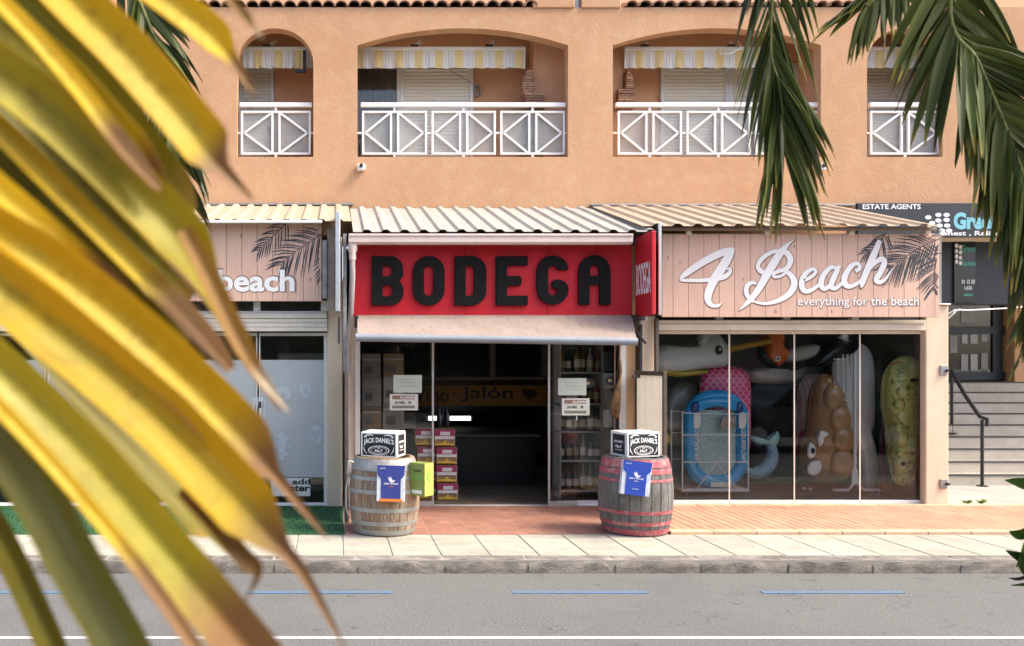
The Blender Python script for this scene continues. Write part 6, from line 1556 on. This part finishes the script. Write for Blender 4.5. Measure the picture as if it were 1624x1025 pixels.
# front row (photo columns and rows at the leaf's own distance)
blade([(20, -90), (100, -10), (205, 95), (300, 205), (345, 262), (402, 318)], 84, YELL, .47, .50, .3, tip=.70, tw=.30)
blade([(130, -80), (235, -15), (325, 52), (368, 100), (405, 152)], 62, YELL, .50, .52, .4, tip=.56, tw=.5)
blade([(-60, -50), (5, 12), (65, 75), (130, 152), (185, 225), (255, 305)], 36, YELL, .46, .48, .9, tip=.85)
blade([(-110, 30), (-10, 112), (95, 192), (200, 290), (285, 375), (335, 460), (385, 560), (445, 652)], 84, YELG, .46, .52, .2, tip=.58, tw=.42)
blade([(-90, 130), (0, 212), (100, 312), (200, 412), (285, 498), (366, 588)], 46, YELL, .47, .50, .9, tip=.88)
blade([(-110, 290), (-20, 365), (75, 425), (185, 508), (300, 612), (392, 705), (445, 765), (520, 855)], 88, YELL, .45, .50, .3, tip=.70, tw=.26)
blade([(-110, 370), (-20, 440), (65, 505), (155, 578), (262, 672), (360, 772), (422, 842), (482, 912), (548, 1030)], 98, YELL, .43, .48, .2, tip=.68, tw=.26)
blade([(-110, 480), (-20, 575), (65, 655), (155, 748), (242, 852), (330, 955), (430, 1075)], 86, YELG, .42, .46, .4, tip=.95)
blade([(-90, 590), (-15, 675), (55, 775), (115, 885), (175, 990), (235, 1100)], 80, GREYG, .42, .46, .3, tip=.95)
blade([(-60, 760), (-5, 840), (40, 930), (85, 1030), (110, 1090)], 44, OLIVE_SHADE, .5, .52, .3, tip=.95)
blade([(-110, -60), (-30, 20), (60, 115), (120, 190), (190, 270)], 70, OLIVE_SHADE, .52, .54, -.3, tip=.8)
blade([(-110, 210), (-20, 292), (60, 360), (140, 432), (225, 505)], 52, YELL, .46, .49, .8, tip=.85)
blade([(-100, 330), (-10, 400), (90, 478), (190, 565), (280, 640), (340, 705)], 30, YELL, .44, .46, 1.0, tip=.9)
blade([(-100, 60), (0, 150), (110, 245), (210, 345), (300, 440), (345, 500)], 34, YELL, .49, .51, 1.0, tip=.85)
blade([(-60, -10), (40, 60), (120, 130), (200, 220), (262, 290)], 60, YELG, .50, .52, -.2, tip=.8)
blade([(-110, 540), (-20, 630), (70, 725), (160, 830), (240, 930), (330, 1060)], 26, YELL, .41, .44, 1.0, tip=.95)
blade([(-80, 420), (20, 505), (120, 600), (220, 700), (300, 785), (350, 850), (400, 910)], 40, OLIVE_SHADE, .52, .54, .6, tip=.8)
# leaflets behind them, shade put into their darker olive colour
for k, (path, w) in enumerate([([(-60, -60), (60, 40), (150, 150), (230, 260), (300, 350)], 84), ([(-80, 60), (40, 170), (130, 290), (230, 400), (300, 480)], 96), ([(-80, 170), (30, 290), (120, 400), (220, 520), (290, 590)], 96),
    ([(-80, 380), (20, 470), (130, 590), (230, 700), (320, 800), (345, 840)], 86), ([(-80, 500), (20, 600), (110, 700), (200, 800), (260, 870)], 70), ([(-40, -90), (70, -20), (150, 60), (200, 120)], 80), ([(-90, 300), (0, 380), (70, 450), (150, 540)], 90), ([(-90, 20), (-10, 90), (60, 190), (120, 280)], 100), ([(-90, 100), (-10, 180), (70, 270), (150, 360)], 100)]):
    blade(path, w, OLIVE_SHADE, .58 + .01 * k, .62 + .01 * k, .3, tip=.86)
# dry curled tips
blade([(345, -30), (372, 8), (395, 35), (418, 62)], 18, DRY, .45, .46, .2, tip=.6)
blade([(290, 365), (330, 440), (365, 515), (408, 590), (460, 655)], 36, DRY, .48, .50, .5, tip=.6, tw=.6)
blade([(290, 775), (345, 835), (385, 882), (408, 905), (398, 935), (383, 960)], 30, DRY, .46, .48, .2, tip=.5)

# --- dark green frond in the middle distance behind the yellow leaflets
fp = thing('palm_tree', 'dark green palm half hidden behind the yellow leaflets at left', 'palm', (-1.9, 3.0, .12))
MB().tube([(-1.9, 3.0, .12), (-1.88, 3.0, 1.5), (-1.85, 3.0, 3.0), (-1.82, 3.0, 4.0)], [.2, .18, .17, .15], 12).build('trunk', BARK, fp, smooth=50)
frond(fp, [Vector((-1.82, 3.0, 3.95)), Vector((-1.5, 2.95, 4.1)), Vector((-1.05, 2.9, 3.7)), V(190, -60, 2.9), V(225, 10, 2.9), V(255, 90, 2.9), V(272, 170, 2.9), V(283, 230, 2.9)], [DARKL], 20, lambda f: .34 - .10 * f, PL, .55, .034, .42, 30, 71, (.012, .004))
frond(fp, [Vector((-1.82, 3.0, 3.9)), Vector((-1.5, 3.1, 3.7)), Vector((-1.1, 3.1, 3.2)), V(200, 90, 3.1), V(245, 180, 3.1), V(275, 250, 3.1), V(290, 300, 3.1)], [DARKL], 18, lambda f: .28 - .08 * f, PL, .55, .030, .42, 30, 72, (.012, .004))

# --- leafy shrub poking in at the right edge
shb = thing('shrub', 'broad leaved green shrub poking in at the lower right edge', 'shrub', (3.0, 3.3, .0))
SG = m_leaf('shrub_green', (.075, .155, .022), (.10, .16, .03), 1.2, .35, var=.2, rough=.35, second=(.045, .10, .018)); SGR = m_leaf('shrub_maroon', (.06, .022, .025), (.06, .022, .025), 1.2, .2, var=.2)
Ys = 3.2
MB().tube([(3.0, 3.3, 0), (2.85, 3.28, .5), (2.75, 3.25, 1.0), (2.68, 3.2, 1.45)], [.03, .022, .014, .006], 8).build('stem', mat('shrub_stem', (.16, .12, .06), .8), shb, smooth=60)
def leaf(path, w, m=SG):
    P = [V(u, v, Ys) - ORI[shb.name] for u, v in catmull(path, 5)]; n = len(P)
    W = [max(.08, math.sin(PI * min(1, (i / (n - 1)) ** .8 * .98 + .02))) * w * Ys / FPX for i in range(n)]
    tg = (P[-1] - P[0]).normalized()
    inst('leaf', leaflet_mesh(P, W, Vector((-tg.z, .5, tg.x)), m, .25, 'leaf', 3), shb)
for path, w in (([(1655, 762), (1635, 768), (1612, 763), (1594, 762)], 20), ([(1660, 842), (1635, 842), (1615, 846), (1601, 843)], 26), ([(1650, 835), (1630, 858), (1622, 875), (1612, 900)], 28), ([(1650, 880), (1630, 886), (1612, 880), (1595, 873)], 18), ([(1660, 900), (1640, 905), (1625, 885), (1606, 884)], 30),
                ([(1660, 925), (1640, 927), (1620, 927), (1603, 929)], 8), ([(1650, 800), (1640, 780), (1632, 760), (1640, 740)], 22), ([(1700, 700), (1680, 690), (1660, 700), (1640, 720)], 30), ([(1700, 860), (1680, 840), (1665, 850), (1650, 870)], 30), ([(1690, 960), (1670, 950), (1655, 960), (1640, 980)], 30)): leaf(path, w)
leaf([(1650, 912), (1632, 913), (1615, 918), (1600, 917)], 9, SGR)

# ---------------------------------------------------------------- the near side of the street, seen in the shop glass
LEAFC = m_leaf('tree_leaf', (.05, .085, .025), (.05, .085, .025), 2.0, .25, var=.2, second=(.03, .055, .018))
def tree(label, X, Y, h, r, n, seedv):
    rnd = random.Random(seedv)
    t = thing('street_tree', label, 'tree', (X, Y, .12), 'trees on the near side of the street')
    mb = MB().tube([(X, Y, .12), (X + .1, Y, h * .3), (X, Y, h * .6)], [.18, .14, .08], 10)
    for k in range(6):
        a = k * 1.05; mb.tube([(X, Y, h * (.3 + .04 * k)), (X + math.cos(a) * r * .4, Y + math.sin(a) * r * .4, h * .55), (X + math.cos(a) * r * .75, Y + math.sin(a) * r * .75, h * (.6 + .05 * k))], [.07, .05, .02], 6)
    mb.build('trunk', BARK, t, smooth=60)
    cr = MB(); cl = [(X + rnd.gauss(0, r * .45), Y + rnd.gauss(0, r * .45), h * .62 + rnd.gauss(0, h * .16)) for _ in range(40)]
    for i in range(n):
        c = rnd.choice(cl); p = Vector((c[0] + rnd.gauss(0, r * .2), c[1] + rnd.gauss(0, r * .2), max(.9, c[2] + rnd.gauss(0, r * .2))))
        a = Vector((rnd.gauss(0, 1), rnd.gauss(0, 1), rnd.gauss(0, 1))).normalized(); b = a.cross(Vector((rnd.gauss(0, 1), rnd.gauss(0, 1), rnd.gauss(0, 1)))).normalized(); s = rnd.uniform(.07, .14)
        cr.add([p - a * s, p + b * s * .5, p + a * s, p - b * s * .5], [(0, 1, 2, 3)])
    cr.build('crown', LEAFC, t, recalc=False)
for k, (X, Y, h, r) in enumerate(((-6.5, -7, 6.5, 2.3), (-1.5, -8.5, 7.2, 2.6), (3.5, -7.5, 6.8, 2.5), (8.5, -8, 7.0, 2.6), (13.5, -7.5, 6.6, 2.4), (18, -8.5, 7, 2.6))):
    tree('leafy tree across the street, reflected in the shop glass, %s from left' % ('first', 'second', 'third', 'fourth', 'fifth', 'sixth')[k], X, Y, h, r, 5000, 90 + k)
hg = MB()  # added hedge, keeps bright sky out of the shop glass reflections
rnd = random.Random(5)
for i in range(16000):
    p = Vector((rnd.uniform(-14, 24), rnd.gauss(-10.5, .5), rnd.uniform(.1, 3.4) ** 1.0)); a = Vector((rnd.gauss(0, 1), rnd.gauss(0, 1), rnd.gauss(0, 1))).normalized(); b = a.cross(Vector((rnd.gauss(0, 1), rnd.gauss(0, 1), rnd.gauss(0, 1)))).normalized(); s = rnd.uniform(.1, .2)
    hg.add([p - a * s, p + b * s * .6, p + a * s, p - b * s * .6], [(0, 1, 2, 3)])
hg.box(-14, 24, -10.9, -10.4, .1, 2.9)
tag(hg.build('hedge', LEAFC, recalc=False), 'added dense hedge across the street, darkening the shop glass reflections', 'hedge', kind='stuff')
# parked dark car on the near side, out of frame, mirrored in the window
CARP = mat('dark_car_paint', (.016, .020, .026), .18, (.014, .018, .022), spec=.6); TYRE = mat('tyre', (.02, .02, .02), .8)
t = thing('parked_car', 'dark saloon car parked across the road, mirrored in the inflatables window', 'car', (0, 0, 0))
side = [(-2.15, .32), (-2.2, .62), (-2.05, .82), (-1.15, .93), (-.55, 1.36), (.1, 1.44), (.85, 1.38), (1.55, .98), (2.1, .90), (2.22, .62), (2.18, .32)]
S = catmull(side, 5)
rows = []
for yy, k, zc in ((-.86, .96, .0), (-.90, 1.0, .0), (.90, 1.0, 0), (.86, .96, 0)):
    rows.append([(a * k, yy * (1 - .20 * max(0, (b - .85) / .6)), b) for a, b in S])
mb = MB().grid(rows); n = len(S)
mb.f += [tuple(range(n)), tuple(range(3 * n, 4 * n))]; mb.m += [0, 0]
mb.build('body', CARP, t, smooth=35)
for s in (-1, 1):
    for poly in ([(-1.0, .95), (-.5, 1.31), (.08, 1.38), (.08, .97)], [(.14, .97), (.14, 1.38), (.8, 1.33), (1.35, 1.0)]):
        MB().prism([(a, b) for a, b in poly], s * .885 - .0, s * .89).build('side_window', mat('car_glass', (.02, .025, .03), .05), t)
    MB().prism([(-2.1, .64), (-1.9, .76), (-1.75, .76), (-1.8, .62)], s * .80, s * .905).build('headlight', mat('headlight', (.7, .7, .68), .1), t)
    for xx in (-1.35, 1.38):
        w = inst('wheel', MB().lathe([(.2, -.1), (.33, -.1), (.345, -.06), (.345, .06), (.33, .1), (.2, .1)], seg=24).mesh('tyre', TYRE, smooth=40), t, (xx, s * .80, .345), (R(90), 0, 0))
        inst('rim', MB().lathe([(0, .085), (.06, .09), (.19, .075), (.2, .1)], seg=18).mesh('rim', ALU, smooth=40), w, (0, 0, 0), (0 if s < 0 else PI, 0, 0))
t.location = (9.9, 2.3, 0.0)
